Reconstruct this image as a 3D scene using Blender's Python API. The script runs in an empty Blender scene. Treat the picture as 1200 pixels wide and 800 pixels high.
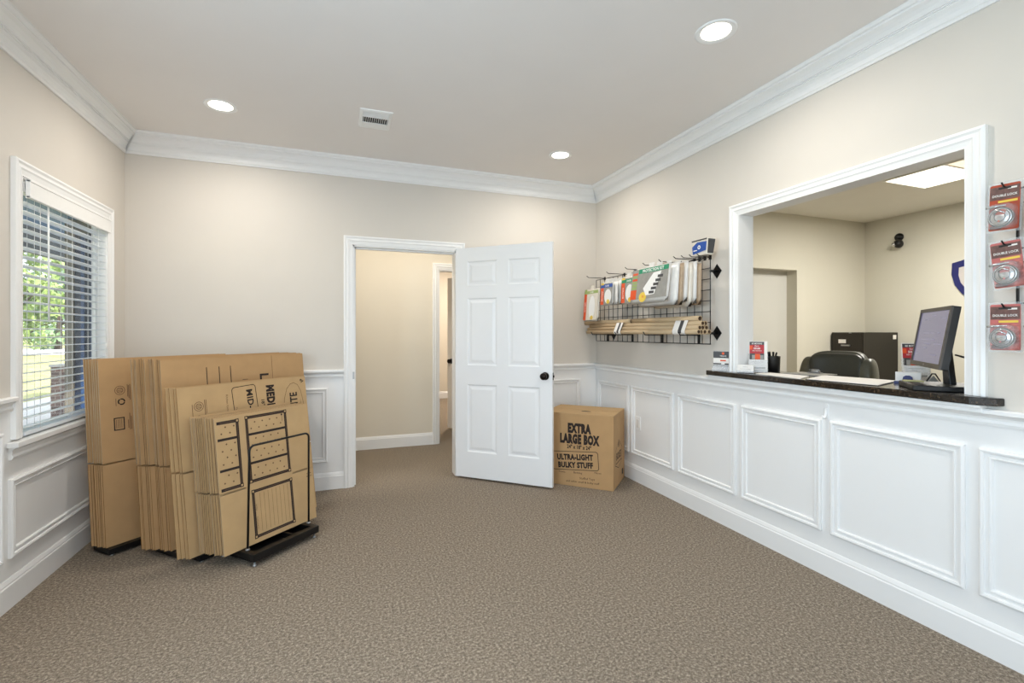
import bpy, bmesh, math, random
from mathutils import Vector, Matrix

S = bpy.context.scene
COL = S.collection
random.seed(7)

# ------------------------------------------------------------------ camera, exposure, light
CAM_H = 1.29
cam_d = bpy.data.cameras.new('camera')
cam = bpy.data.objects.new('camera', cam_d); COL.objects.link(cam)
cam.location = (0, 0, CAM_H)
cam.rotation_euler = (math.radians(90), 0, -math.radians(20.125))
cam_d.sensor_width = 36.0; cam_d.lens = 556.0 / 1200.0 * 36.0
cam_d.shift_y = -9.77 / 1200.0
cam_d.clip_start = 0.05; cam_d.clip_end = 600
S.camera = cam
S.view_settings.view_transform = 'Standard'
S.view_settings.look = 'None'
S.view_settings.gamma = 1.0
S.view_settings.use_curve_mapping = False
S.view_settings.exposure = 0.0
S.cycles.use_denoising = True
S.cycles.max_bounces = 10
S.cycles.diffuse_bounces = 6
S.cycles.caustics_reflective = False
S.cycles.caustics_refractive = False
S.cycles.sample_clamp_indirect = 6.0

SKY = 2.4
w = bpy.data.worlds.new('world'); S.world = w; w.use_nodes = True
bgn = w.node_tree.nodes['Background']
bgn.inputs[0].default_value = (0.80, 0.90, 1.0, 1); bgn.inputs[1].default_value = SKY

XL, XR, YB, H = -1.456, 2.445, 4.204, 2.743
YR = -1.7
OX1, OY1 = 6.52, 4.27           # office far wall, office back wall
YH = 5.50                       # hall far wall

def lamp(name, kind, loc, energy, color=(1, 1, 1), size=1.0, size_y=None, rot=(0, 0, 0), spread=None):
    d = bpy.data.lights.new(name, kind); o = bpy.data.objects.new(name, d); COL.objects.link(o)
    o.location = loc; o.rotation_euler = rot; d.energy = energy; d.color = color
    if kind == 'AREA':
        d.size = size
        if size_y: d.shape = 'RECTANGLE'; d.size_y = size_y
        if spread: d.spread = math.radians(spread)
    if kind == 'SUN': d.angle = math.radians(1.5)
    return o

lamp('sun', 'SUN', (0, 0, 10), 8.0, (1.0, .94, .84), rot=(math.radians(30), math.radians(38), 0))
# daylight through the glazed storefront behind the camera
lamp('storefront_daylight', 'AREA', (-.55, YR + .06, 1.25), 18, (.80, .90, 1.0), 1.3, 2.0, rot=(math.radians(90), 0, 0))
lamp('storefront_daylight', 'AREA', (1.15, YR + .06, 1.25), 16, (.80, .90, 1.0), 1.5, 2.0, rot=(math.radians(90), 0, 0))
# daylight through the window in the left wall beside the camera
lamp('side_window_daylight', 'AREA', (XL - .02, .55, 1.45), 62, (.54, .78, 1.0), 1.2, 1.3, rot=(0, math.radians(-90), 0))

# ------------------------------------------------------------------ materials
def lin(c):
    return tuple(((v / 255.0) / 12.92 if v / 255.0 <= .04045 else ((v / 255.0 + .055) / 1.055) ** 2.4) for v in c)

def mat(name, col, rough=.6, metal=0.0, noise=0.0, nscale=40.0, bump=0.0, bscale=None, emit=None, estr=0.0, spec=.5,
        trans=0.0, alpha=1.0, stretch=None, coat=0.0):
    m = bpy.data.materials.new(name); m.use_nodes = True
    nt = m.node_tree; b = nt.nodes['Principled BSDF']
    c = lin(col)
    b.inputs['Base Color'].default_value = (*c, 1)
    b.inputs['Roughness'].default_value = rough
    b.inputs['Metallic'].default_value = metal
    b.inputs['Specular IOR Level'].default_value = spec
    b.inputs['Transmission Weight'].default_value = trans
    b.inputs['Alpha'].default_value = alpha
    b.inputs['Coat Weight'].default_value = coat
    if emit:
        b.inputs['Emission Color'].default_value = (*lin(emit), 1); b.inputs['Emission Strength'].default_value = estr
    tc = nt.nodes.new('ShaderNodeTexCoord'); mp = nt.nodes.new('ShaderNodeMapping')
    nt.links.new(tc.outputs['Object'], mp.inputs[0])
    if stretch: mp.inputs['Scale'].default_value = stretch
    n = nt.nodes.new('ShaderNodeTexNoise'); n.inputs['Scale'].default_value = nscale; n.inputs['Detail'].default_value = 3
    nt.links.new(mp.outputs[0], n.inputs['Vector'])
    r = nt.nodes.new('ShaderNodeValToRGB')
    k = noise
    r.color_ramp.elements[0].position = .3; r.color_ramp.elements[1].position = .7
    r.color_ramp.elements[0].color = (*[max(0, v * (1 - k)) for v in c], 1)
    r.color_ramp.elements[1].color = (*[min(1, v * (1 + k)) for v in c], 1)
    nt.links.new(n.outputs['Fac'], r.inputs[0]); nt.links.new(r.outputs[0], b.inputs['Base Color'])
    if bump:
        n2 = nt.nodes.new('ShaderNodeTexNoise'); n2.inputs['Scale'].default_value = bscale or nscale; n2.inputs['Detail'].default_value = 2
        nt.links.new(mp.outputs[0], n2.inputs['Vector'])
        bp = nt.nodes.new('ShaderNodeBump'); bp.inputs['Strength'].default_value = bump; bp.inputs['Distance'].default_value = .004
        nt.links.new(n2.outputs['Fac'], bp.inputs['Height']); nt.links.new(bp.outputs[0], b.inputs['Normal'])
    return m

M = {}
M['wall'] = mat('greige_paint', (211, 205, 196), .75, noise=.01, nscale=3, bump=.05, bscale=180)
M['trim'] = mat('white_trim_paint', (236, 236, 235), .38, noise=.006, nscale=5)
M['ceil'] = mat('ceiling_paint', (231, 227, 223), .9, noise=.01, nscale=3, bump=.04, bscale=150)
M['office'] = mat('office_paint', (208, 204, 190), .8, noise=.01, nscale=3)
M['officeceil'] = mat('office_ceiling_paint', (232, 229, 220), .9, noise=.01, nscale=3)
M['hall'] = mat('hall_paint', (222, 214, 198), .8, noise=.01, nscale=3)
M['door'] = mat('white_door_paint', (238, 239, 240), .35, noise=.006, nscale=5)
M['greydoor'] = mat('pale_grey_door_paint', (203, 202, 196), .5, noise=.01, nscale=4)
M['bronze'] = mat('dark_bronze', (34, 27, 24), .3, .8, noise=.05)
M['steel'] = mat('brushed_steel', (160, 160, 160), .35, .9, noise=.05)
M['chrome'] = mat('bright_steel', (205, 205, 205), .2, 1.0, noise=.02)
M['card'] = mat('cardboard', (182, 146, 102), .85, noise=.05, nscale=9, bump=.03, bscale=60)
M['card2'] = mat('cardboard_tan', (188, 156, 112), .85, noise=.05, nscale=9, bump=.03, bscale=60)
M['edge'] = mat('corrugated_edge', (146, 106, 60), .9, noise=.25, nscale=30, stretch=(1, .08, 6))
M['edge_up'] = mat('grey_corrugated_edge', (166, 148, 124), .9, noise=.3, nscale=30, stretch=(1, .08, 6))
M['edge_pale'] = mat('pale_corrugated_edge', (196, 184, 164), .9, noise=.3, nscale=30, stretch=(1, .08, 6))  # light grey tone on the upper edges of the window stack
M['edge_dark'] = mat('shaded_corrugated_edge', (100, 68, 34), .9, noise=.25, nscale=30, stretch=(1, .08, 6))  # darker copy paints the shade of gaps between stacked sheets
M['edge_up_dark'] = mat('shaded_grey_corrugated_edge', (112, 88, 60), .9, noise=.3, nscale=30, stretch=(1, .08, 6))  # same gap shade painted on the grey upper edges
M['ink'] = mat('black_ink', (38, 26, 22), .8, noise=.05)
M['inkgrey'] = mat('faded_brown_ink', (104, 76, 52), .8, noise=.05)
M['lightline'] = mat('pale_tan_print', (176, 142, 100), .8)
M['black'] = mat('black_metal', (16, 16, 17), .35, .2, noise=.05)
M['blackp'] = mat('black_plastic', (14, 14, 15), .5, noise=.05)
M['white'] = mat('white_plastic', (238, 238, 236), .35, noise=.01)
M['paper'] = mat('white_paper', (232, 229, 224), .8, noise=.01)
M['film'] = mat('milky_plastic_film', (226, 224, 220), .25, noise=.03, nscale=25, bump=.4, bscale=30)
M['film2'] = mat('clear_bag_film', (226, 219, 206), .22, noise=.05, nscale=25, bump=.5, bscale=22)
M['tan_edge'] = mat('tan_packet_edge', (178, 156, 130), .5, noise=.1, nscale=30, bump=.4, bscale=22)
M['orange'] = mat('orange_print', (222, 84, 34), .5)
M['orange2'] = mat('deep_orange_card', (170, 66, 38), .4, noise=.25, nscale=25)
M['red'] = mat('faded_red_card', (188, 104, 100), .4, noise=.2, nscale=25)
M['brownink'] = mat('dark_red_brown_print', (104, 74, 68), .45, noise=.3, nscale=60)
M['redlow'] = mat('mottled_red_print', (192, 108, 100), .4, noise=.5, nscale=50)
M['crimson'] = mat('crimson_print', (176, 40, 50), .5)
M['green'] = mat('green_print', (24, 140, 100), .5)
M['blue'] = mat('blue_print', (28, 78, 160), .45)
M['navy'] = mat('navy_plastic', (32, 36, 92), .45)
M['lilac'] = mat('lilac_plastic', (110, 110, 170), .45)
M['yellow'] = mat('yellow_print', (228, 196, 78), .5)
M['grey'] = mat('grey_print', (150, 148, 142), .5, noise=.1, nscale=20)
M['dgrey'] = mat('dark_grey_print', (66, 66, 68), .5)
M['lgreen'] = mat('pale_green_print', (150, 170, 100), .5)
M['tube'] = mat('kraft_paper_tube', (192, 168, 134), .75, noise=.08, nscale=14, stretch=(6, .4, 6))
M['tubein_shade'] = mat('tube_inside_shade', (96, 74, 54), .9, noise=.1)  # shade put into the colour so the hollow ends read as dark holes
M['leather'] = mat('charcoal_leather', (62, 63, 58), .36, noise=.06, nscale=60, bump=.25, bscale=130)
M['leather2'] = mat('lighter_grey_leather', (92, 92, 82), .38, noise=.08, nscale=40, bump=.3, bscale=60)  # lighter grey leather for the side bolsters
M['cabinet'] = mat('dark_brown_steel', (30, 25, 17), .4, noise=.08, nscale=5)
M['screen'] = mat('dim_monitor_screen', (40, 40, 52), .15, emit=(110, 108, 136), estr=.75)
M['screenink'] = mat('screen_light_marks', (60, 60, 80), .3, emit=(134, 132, 158), estr=.8)
M['bezel'] = mat('grey_brown_bezel', (62, 56, 50), .4, noise=.03)
M['disc'] = mat('satin_disc_steel', (200, 200, 200), .22, .9, noise=.05)
M['groove'] = mat('dark_groove', (70, 68, 66), .4, .6)
M['blister'] = mat('clear_blister', (225, 228, 230), .12, spec=.6, alpha=.2)
M['acrylic'] = mat('clear_acrylic', (230, 233, 236), .08, spec=.6, alpha=.3)
M['glass'] = mat('window_glass', (235, 240, 242), .02, spec=.5, alpha=.08)
M['lens'] = mat('lamp_lens', (255, 250, 240), .5, emit=(255, 246, 232), estr=7.0)
M['fluor'] = mat('fluorescent_lens', (255, 252, 240), .5, emit=(255, 248, 228), estr=3.2)
M['fluor_dim'] = mat('fluorescent_lens_dim', (255, 246, 225), .5, emit=(255, 236, 205), estr=1.0)
M['slat'] = mat('white_blind_slat', (226, 232, 238), .35, noise=.01)
M['shield'] = mat('shield_blue', (30, 34, 96), .5)
M['shield_in'] = mat('shield_grey', (196, 190, 186), .5)
M['clip'] = mat('yellow_note', (188, 184, 134), .8)
M['skyblue'] = mat('porch_blue_paint', (60, 104, 140), .5, noise=.03)
M['navydoor'] = mat('navy_roll_up_door', (12, 32, 62), .45, noise=.15, nscale=3)
M['navylight'] = mat('blue_guide_rail', (26, 66, 116), .4)
M['taupe'] = mat('taupe_siding', (122, 116, 104), .7, noise=.08, nscale=8)
M['beam'] = mat('porch_beam_paint', (86, 88, 86), .7, noise=.1, nscale=6)
M['concrete'] = mat('pale_concrete', (206, 202, 196), .9, noise=.05, nscale=6)
M['road'] = mat('pale_road', (200, 198, 196), .9, noise=.05, nscale=.6)
M['trunk'] = mat('tree_bark', (74, 62, 50), .9, noise=.2, nscale=8)
M['leafa'] = mat('leaf_green', (152, 174, 108), .6, noise=.45, nscale=1.2)
M['leafb'] = mat('leaf_bluegreen', (124, 154, 110), .6, noise=.45, nscale=1.2)

def speckle(name, stops, scale, rough=.9, bump=.0, voro=False, coat=0.0, detail=3, nrough=.7):
    m = bpy.data.materials.new(name); m.use_nodes = True; nt = m.node_tree; b = nt.nodes['Principled BSDF']
    b.inputs['Roughness'].default_value = rough; b.inputs['Coat Weight'].default_value = coat
    tc = nt.nodes.new('ShaderNodeTexCoord')
    if voro:
        n = nt.nodes.new('ShaderNodeTexVoronoi'); out = n.outputs['Color']
    else:
        n = nt.nodes.new('ShaderNodeTexNoise'); n.inputs['Detail'].default_value = detail; n.inputs['Roughness'].default_value = nrough; out = n.outputs['Fac']
    n.inputs['Scale'].default_value = scale
    nt.links.new(tc.outputs['Object'], n.inputs['Vector'])
    r = nt.nodes.new('ShaderNodeValToRGB'); cr = r.color_ramp
    while len(cr.elements) < len(stops): cr.elements.new(.5)
    for e, (p, c) in zip(cr.elements, stops): e.position = p; e.color = (*lin(c), 1)
    nt.links.new(out, r.inputs[0])
    nt.links.new(r.outputs[0], b.inputs['Base Color'])
    if bump:
        bp = nt.nodes.new('ShaderNodeBump'); bp.inputs['Strength'].default_value = bump; bp.inputs['Distance'].default_value = .006
        nt.links.new(out, bp.inputs['Height']); nt.links.new(bp.outputs[0], b.inputs['Normal'])
    return m
M['carpet'] = speckle('loop_carpet', [(.36, (76, 66, 55)), (.47, (118, 106, 92)), (.53, (140, 127, 111)), (.64, (188, 175, 157))], 85, .95, .3, detail=6, nrough=.85)
M['granite'] = speckle('dark_granite', [(.15, (12, 10, 9)), (.55, (24, 20, 17)), (.8, (54, 42, 32)), (.97, (92, 78, 62))], 150, .22, 0, True, .5)
M['lawn'] = speckle('dry_lawn', [(.3, (138, 146, 84)), (.5, (170, 168, 112)), (.7, (196, 188, 140))], 1.5, .95)
def brick_mat():
    m = bpy.data.materials.new('brick_masonry'); m.use_nodes = True; nt = m.node_tree; b = nt.nodes['Principled BSDF']
    b.inputs['Roughness'].default_value = .85
    t = nt.nodes.new('ShaderNodeTexBrick'); tc = nt.nodes.new('ShaderNodeTexCoord'); mp = nt.nodes.new('ShaderNodeMapping')
    mp.inputs['Rotation'].default_value = (math.radians(90), 0, 0)
    nt.links.new(tc.outputs['Object'], mp.inputs[0]); nt.links.new(mp.outputs[0], t.inputs['Vector'])
    t.inputs['Color1'].default_value = (*lin((150, 118, 104)), 1); t.inputs['Color2'].default_value = (*lin((104, 84, 78)), 1)
    t.inputs['Mortar'].default_value = (*lin((180, 172, 162)), 1); t.inputs['Scale'].default_value = 4.5
    nt.links.new(t.outputs['Color'], b.inputs['Base Color']); return m
M['brick'] = brick_mat()

# ------------------------------------------------------------------ mesh helpers
class MB:
    def __init__(s): s.v = []; s.f = []; s.m = []; s.sm = []
    def add(s, vs, fs, mi=0, sm=False):
        o = len(s.v); s.v += [tuple(p) for p in vs]
        for f in fs: s.f.append([o + i for i in f]); s.m.append(mi); s.sm.append(sm)
        return s
    def xf(s, mtx, start=0):
        for i in range(start, len(s.v)): s.v[i] = tuple(mtx @ Vector(s.v[i]))
        return s
    def box(s, a, b, mi=0):
        x0, y0, z0 = a; x1, y1, z1 = b
        return s.add([(x0, y0, z0), (x1, y0, z0), (x1, y1, z0), (x0, y1, z0), (x0, y0, z1), (x1, y0, z1), (x1, y1, z1), (x0, y1, z1)],
                     [(0, 3, 2, 1), (4, 5, 6, 7), (0, 1, 5, 4), (1, 2, 6, 5), (2, 3, 7, 6), (3, 0, 4, 7)], mi)
    def prism(s, pts, z0, z1, mi=0, mside=None):
        n = len(pts)
        s.add([(x, y, z0) for x, y in pts] + [(x, y, z1) for x, y in pts],
              [tuple(reversed(range(n))), tuple(range(n, 2 * n))], mi)
        s.add([(x, y, z0) for x, y in pts] + [(x, y, z1) for x, y in pts],
              [(i, (i + 1) % n, n + (i + 1) % n, n + i) for i in range(n)], mi if mside is None else mside)
        return s
    def tube(s, pts, r, seg=8, mi=0, caps=True):
        pts = [Vector(p) for p in pts]; rings = []
        for i, p in enumerate(pts):
            if i == 0: t = pts[1] - p
            elif i == len(pts) - 1: t = p - pts[i - 1]
            else: t = (pts[i + 1] - p).normalized() + (p - pts[i - 1]).normalized()
            t.normalize()
            if i == 0:
                u = t.orthogonal().normalized()
            else:
                u = (u - t * u.dot(t)).normalized()
            vv = t.cross(u)
            rr = r[i] if isinstance(r, (list, tuple)) else r
            rings.append([p + (u * math.cos(2 * math.pi * k / seg) + vv * math.sin(2 * math.pi * k / seg)) * rr for k in range(seg)])
        V = [q for ring in rings for q in ring]; F = []
        for i in range(len(pts) - 1):
            for k in range(seg):
                F.append((i * seg + k, i * seg + (k + 1) % seg, (i + 1) * seg + (k + 1) % seg, (i + 1) * seg + k))
        s.add(V, F, mi, True)
        if caps:
            s.add(rings[0], [tuple(reversed(range(seg)))], mi); s.add(rings[-1], [tuple(range(seg))], mi)
        return s
    def lathe(s, prof, seg=24, mi=0, sm=True, axis=None):
        V = []; F = []; n = len(prof)
        for k in range(seg):
            a = 2 * math.pi * k / seg
            for r, z in prof: V.append((r * math.cos(a), r * math.sin(a), z))
        for k in range(seg):
            for i in range(n - 1):
                F.append((k * n + i, ((k + 1) % seg) * n + i, ((k + 1) % seg) * n + i + 1, k * n + i + 1))
        if axis is not None: V = [axis @ Vector(p) for p in V]
        return s.add(V, F, mi, sm)
    def sup(s, c, r, e=.5, mi=0, nu=24, nv=14, fn=None):
        def sg(v, p): return math.copysign(abs(v) ** p, v)
        V = []; F = []
        for j in range(nv + 1):
            ph = -math.pi / 2 + math.pi * j / nv
            for i in range(nu):
                th = 2 * math.pi * i / nu
                p = (c[0] + r[0] * sg(math.cos(ph), e) * sg(math.cos(th), e), c[1] + r[1] * sg(math.cos(ph), e) * sg(math.sin(th), e), c[2] + r[2] * sg(math.sin(ph), e))
                V.append(fn(p) if fn else p)
        for j in range(nv):
            for i in range(nu):
                F.append((j * nu + i, j * nu + (i + 1) % nu, (j + 1) * nu + (i + 1) % nu, (j + 1) * nu + i))
        return s.add(V, F, mi, True)
    def build(s, name, mats, parent=None, loc=None, mtx=None, bevel=0, kind=None):
        me = bpy.data.meshes.new(name); me.from_pydata(s.v, [], s.f); 
        if not isinstance(mats, (list, tuple)): mats = [mats]
        for m in mats: me.materials.append(M[m] if isinstance(m, str) else m)
        for p, mi, sm in zip(me.polygons, s.m, s.sm): p.material_index = mi; p.use_smooth = sm
        bm = bmesh.new(); bm.from_mesh(me)
        bmesh.ops.remove_doubles(bm, verts=bm.verts, dist=1e-5)
        bmesh.ops.recalc_face_normals(bm, faces=bm.faces)
        bm.to_mesh(me); bm.free(); me.update()
        o = bpy.data.objects.new(name, me); COL.objects.link(o)
        if parent: o.parent = parent
        if loc is not None: o.location = loc
        if mtx is not None: o.matrix_world = mtx
        if bevel:
            b = o.modifiers.new('bevel', 'BEVEL'); b.width = bevel; b.segments = 2; b.limit_method = 'ANGLE'; b.angle_limit = math.radians(50)
        if kind: o['kind'] = kind
        return o

def struct(name, mb, mats, parent=None, bevel=0):
    o = mb.build(name, mats, parent, bevel=bevel)
    if not parent: o['kind'] = 'structure'
    return o
def tag(o, label, cat, group=None):
    o['label'] = label; o['category'] = cat
    if group: o['group'] = group
    return o
def thing(name, label, cat, loc=(0, 0, 0), rz=0, group=None, mtx=None):
    o = bpy.data.objects.new(name, None); o.empty_display_size = .05; COL.objects.link(o)
    o.location = loc; o.rotation_euler = (0, 0, rz)
    if mtx is not None: o.matrix_world = mtx
    return tag(o, label, cat, group)
def copy_tree(o, parent=None):
    c = o.copy(); COL.objects.link(c); c.parent = parent
    for ch in list(o.children): copy_tree(ch, c)
    return c

_txt = {}
def text(mb, body, x, y, h, z=.0006, rot=0, bold=0.0, sx=1.0, mi=0, align='CENTER'):
    """flat lettering in the local xy plane; h is the capital height"""
    key = (body, round(bold, 4), align)
    if key not in _txt:
        c = bpy.data.curves.new('t', 'FONT'); c.body = body; c.size = 1; c.offset = bold; c.align_x = align; c.align_y = 'BOTTOM_BASELINE'
        c.resolution_u = 2; c.space_character = 1.0 + bold * 1.6
        o = bpy.data.objects.new('t', c); COL.objects.link(o)
        me = bpy.data.meshes.new_from_object(o, depsgraph=bpy.context.evaluated_depsgraph_get())
        _txt[key] = ([tuple(v.co) for v in me.vertices], [tuple(p.vertices) for p in me.polygons])
        bpy.data.objects.remove(o); bpy.data.curves.remove(c); bpy.data.meshes.remove(me)
    V, F = _txt[key]; k = h / .73; ca, sa = math.cos(rot), math.sin(rot)
    mb.add([(x + (vx * k * sx) * ca - (vy * k) * sa, y + (vx * k * sx) * sa + (vy * k) * ca, z) for vx, vy, _ in V], F, mi)
def rect(mb, x0, y0, x1, y1, z=.0005, mi=0):
    mb.add([(x0, y0, z), (x1, y0, z), (x1, y1, z), (x0, y1, z)], [(0, 1, 2, 3)], mi)
def ring(mb, x0, y0, x1, y1, t, z=.0005, mi=0):
    rect(mb, x0, y0, x1, y0 + t, z, mi); rect(mb, x0, y1 - t, x1, y1, z, mi)
    rect(mb, x0, y0 + t, x0 + t, y1 - t, z, mi); rect(mb, x1 - t, y0 + t, x1, y1 - t, z, mi)
def polyring(mb, pts, t, z=.0005, mi=0, closed=True):
    n = len(pts)
    for i in range(n if closed else n - 1):
        a = Vector(pts[i]); b = Vector(pts[(i + 1) % n]); d = (b - a)
        if d.length < 1e-6: continue
        d.normalize(); q = Vector((-d.y, d.x)) * t / 2; a = a - d * t / 2; b = b + d * t / 2
        mb.add([(a.x + q.x, a.y + q.y, z), (a.x - q.x, a.y - q.y, z), (b.x - q.x, b.y - q.y, z), (b.x + q.x, b.y + q.y, z)], [(0, 1, 2, 3)], mi)
def disc(mb, cx, cy, rx, ry=None, z=.0005, mi=0, n=20):
    ry = ry or rx
    mb.add([(cx + rx * math.cos(2 * math.pi * i / n), cy + ry * math.sin(2 * math.pi * i / n), z) for i in range(n)], [tuple(range(n))], mi)
def roundrect(x0, y0, x1, y1, r, n=4):
    P = []
    for cx, cy, a0 in ((x1 - r, y0 + r, -90), (x1 - r, y1 - r, 0), (x0 + r, y1 - r, 90), (x0 + r, y0 + r, 180)):
        for i in range(n + 1):
            a = math.radians(a0 + 90 * i / n); P.append((cx + r * math.cos(a), cy + r * math.sin(a)))
    return P

# wall planes: P(u, out, z)
def PL(u, o, z): return (XL + o, u, z)
def PR(u, o, z): return (XR - o, u, z)
def PB(u, o, z): return (u, YB - o, z)
def strip(mb, P, u0, u1, prof, m0=0, m1=0, mi=0):
    n = len(prof)
    V = [P(u0 + a * m0, a, z) for a, z in prof] + [P(u1 - a * m1, a, z) for a, z in prof]
    mb.add(V, [(i, i + 1, n + i + 1, n + i) for i in range(n - 1)] + [tuple(range(n)), tuple(reversed(range(n, 2 * n)))], mi)
def casing(mb, P, u0, u1, z0, z1, prof, bottom=False, mi=0):
    n = len(prof); V = []
    for b, a in prof:
        zb = z0 + b if bottom else z0
        V += [P(u0 + b, a, zb), P(u0 + b, a, z1 - b), P(u1 - b, a, z1 - b), P(u1 - b, a, zb)]
    F = []
    for i in range(n - 1):
        for k in range(4 if bottom else 3):
            F.append((i * 4 + k, i * 4 + (k + 1) % 4, (i + 1) * 4 + (k + 1) % 4, (i + 1) * 4 + k))
    mb.add(V, F, mi)
def wall(name, ax, c0, c1, u0, u1, z0, z1, holes=(), mats=('wall', 'trim'), split=None):
    """ax 0: wall at constant x (u = y); ax 1: wall at constant y (u = x)"""
    us = sorted({u0, u1, *[h[0] for h in holes], *[h[1] for h in holes]}); zs = sorted({z0, z1, *([split] if split else []), *[h[2] for h in holes], *[h[3] for h in holes]})
    mb = MB()
    for a, b in zip(us, us[1:]):
        for c, d in zip(zs, zs[1:]):
            um, zm = (a + b) / 2, (c + d) / 2
            if any(h[0] < um < h[1] and h[2] < zm < h[3] for h in holes): continue
            mi = 1 if split and zm < split else 0
            if ax == 0: mb.box((c0, a, c), (c1, b, d), mi)
            else: mb.box((a, c0, c), (b, c1, d), mi)
    return struct(name, mb, list(mats))

PROF_CROWN = [(0, 2.597), (.010, 2.597), (.013, 2.606), (.018, 2.612), (.014, 2.618), (.016, 2.636), (.024, 2.650), (.036, 2.660), (.036, 2.667), (.043, 2.667), (.043, 2.674), (.050, 2.674), (.058, 2.690), (.072, 2.704), (.090, 2.712), (.090, 2.722), (.098, 2.724), (.104, 2.732), (.104, 2.743)]
PROF_BASE = [(0, 0), (.015, 0), (.015, .108), (.011, .114), (.011, .120), (.006, .132), (.003, .138), (0, .138)]
PROF_RAIL = [(0, .922), (.010, .922), (.013, .934), (.007, .944), (.010, .954), (.024, .966), (.032, .970), (.032, .984), (.026, .989), (0, .989)]
PROF_CASE = [(0, 0), (0, .020), (.012, .024), (.022, .018), (.030, .018), (.038, .021), (.046, .016), (.066, .011), (.072, .011), (.072, 0)]
PROF_PANEL = [(0, 0), (0, .013), (.008, .018), (.016, .016), (.019, .008), (.030, .008), (.034, .012), (.040, .010), (.043, 0)]

# ------------------------------------------------------------------ room shell
mb = MB(); mb.box((XL - .2, YR - .2, -.05), (OX1 + 1.6, 9.5, 0)); struct('floor', mb, 'carpet')
mb = MB(); mb.box((XL - .12, YR - .12, H), (XR + .06, YB + .06, H + .08)); struct('ceiling', mb, 'ceil')
WY0, WY1, WZ0, WZ1 = 2.995, 3.905, .77, 2.06       # window opening
SW = (-.05, 1.15, .80, 2.10)                        # second window in the same wall, beside the camera
wall('wall_left', 0, XL - .066, XL, YR - .12, YB + .06, 0, H, [(WY0, WY1, WZ0, WZ1), SW], split=.95)
DX0, DX1, DZ = .113, 1.010, 2.035                   # doorway
wall('wall_back', 1, YB, YB + .115, XL - .12, XR + .1, 0, H, [(DX0, DX1, 0, DZ)], mats=('wall', 'trim'), split=.95)
PY0, PY1, PZ0, PZ1 = 1.192, 2.380, 1.0, 2.055       # pass-through
wall('wall_right', 0, XR, XR + .108, YR - .12, YB, 0, H, [(PY0, PY1, PZ0, PZ1)], split=.95)
wall('wall_rear', 1, YR - .12, YR, XL - .12, XR + .1, 0, H, [(-1.2, .1, .05, 2.25), (.4, 1.9, .25, 2.25)], split=.95)
for i, (a, b, c, d) in enumerate([(-1.2, .1, .05, 2.25), (.4, 1.9, .25, 2.25)]):
    mb = MB(); mb.box((a, YR - .06, c), (b, YR - .052, d)); g = mb.build('pane', 'glass')
    f = MB()
    for q in ((a, c, a + .05, d), (b - .05, c, b, d), (a + .05, c, b - .05, c + .05), (a + .05, d - .05, b - .05, d)):
        f.box((q[0], YR - .09, q[1]), (q[2], YR - .03, q[3]))
    fr = struct(f'window_{i+2}', f, 'bronze'); g.parent = fr
mb = MB(); mb.box((XL - .07, SW[0], SW[2]), (XL - .062, SW[1], SW[3])); g = mb.build('pane', 'glass')
f = MB()
for q in ((SW[0], SW[2], SW[0] + .05, SW[3]), (SW[1] - .05, SW[2], SW[1], SW[3]), (SW[0] + .05, SW[2], SW[1] - .05, SW[2] + .05), (SW[0] + .05, SW[3] - .05, SW[1] - .05, SW[3])):
    f.box((XL - .09, q[0], q[1]), (XL - .04, q[2], q[3]))
fr = struct('window_4', f, 'white'); g.parent = fr

# crown, baseboards, chair rails
tn = [0]
def trim(mb, mats='trim', bevel=0):
    tn[0] += 1; return struct(f'trim_{tn[0]}', mb, mats, bevel=bevel)
mb = MB(); strip(mb, PL, YR, YB, PROF_CROWN, 1, 1); trim(mb)
mb = MB(); strip(mb, PB, XL, XR, PROF_CROWN, 1, 1); trim(mb)
mb = MB(); strip(mb, PR, YR, YB, PROF_CROWN, 1, 1); trim(mb)
mb = MB(); strip(mb, PL, YR, YB, PROF_BASE, 1, 1); struct('baseboard_left', mb, 'trim')
mb = MB(); strip(mb, PB, XL, .043, PROF_BASE, 1, 0); strip(mb, PB, 1.080, XR, PROF_BASE, 0, 1); struct('baseboard_back', mb, 'trim')
mb = MB(); strip(mb, PR, YR, YB, PROF_BASE, 1, 1); struct('baseboard_right', mb, 'trim')
mb = MB(); strip(mb, PL, YR, 2.925, PROF_RAIL, 1, 0); trim(mb)
mb = MB(); strip(mb, PL, 3.977, YB, PROF_RAIL, 0, 1); trim(mb)
mb = MB(); strip(mb, PB, XL, .043, PROF_RAIL, 1, 0); trim(mb)
mb = MB(); strip(mb, PB, 1.080, XR, PROF_RAIL, 0, 1); trim(mb)
mb = MB(); strip(mb, PR, YR, YB, PROF_RAIL, 1, 1); trim(mb)
# raised panel mouldings
for P, rects in ((PR, [(3.617, 4.155, .23, .825), (3.021, 3.58, .23, .825), (2.408, 2.970, .23, .825), (1.823, 2.362, .23, .825), (1.200, 1.772, .23, .828), (.58, 1.153, .23, .828), (-.04, .53, .23, .828)]),
                 (PL, [(2.905, 4.02, .23, .600), (2.25, 2.85, .23, .83), (1.3, 2.15, .23, .83)]),
                 (PB, [(-.66, -.081, .226, .838), (-1.32, -.72, .226, .838), (1.14, 1.68, .226, .838), (1.74, 2.262, .226, .838)])):
    for r in rects:
        mb = MB(); casing(mb, P, *r, PROF_PANEL, True); trim(mb)
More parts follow.
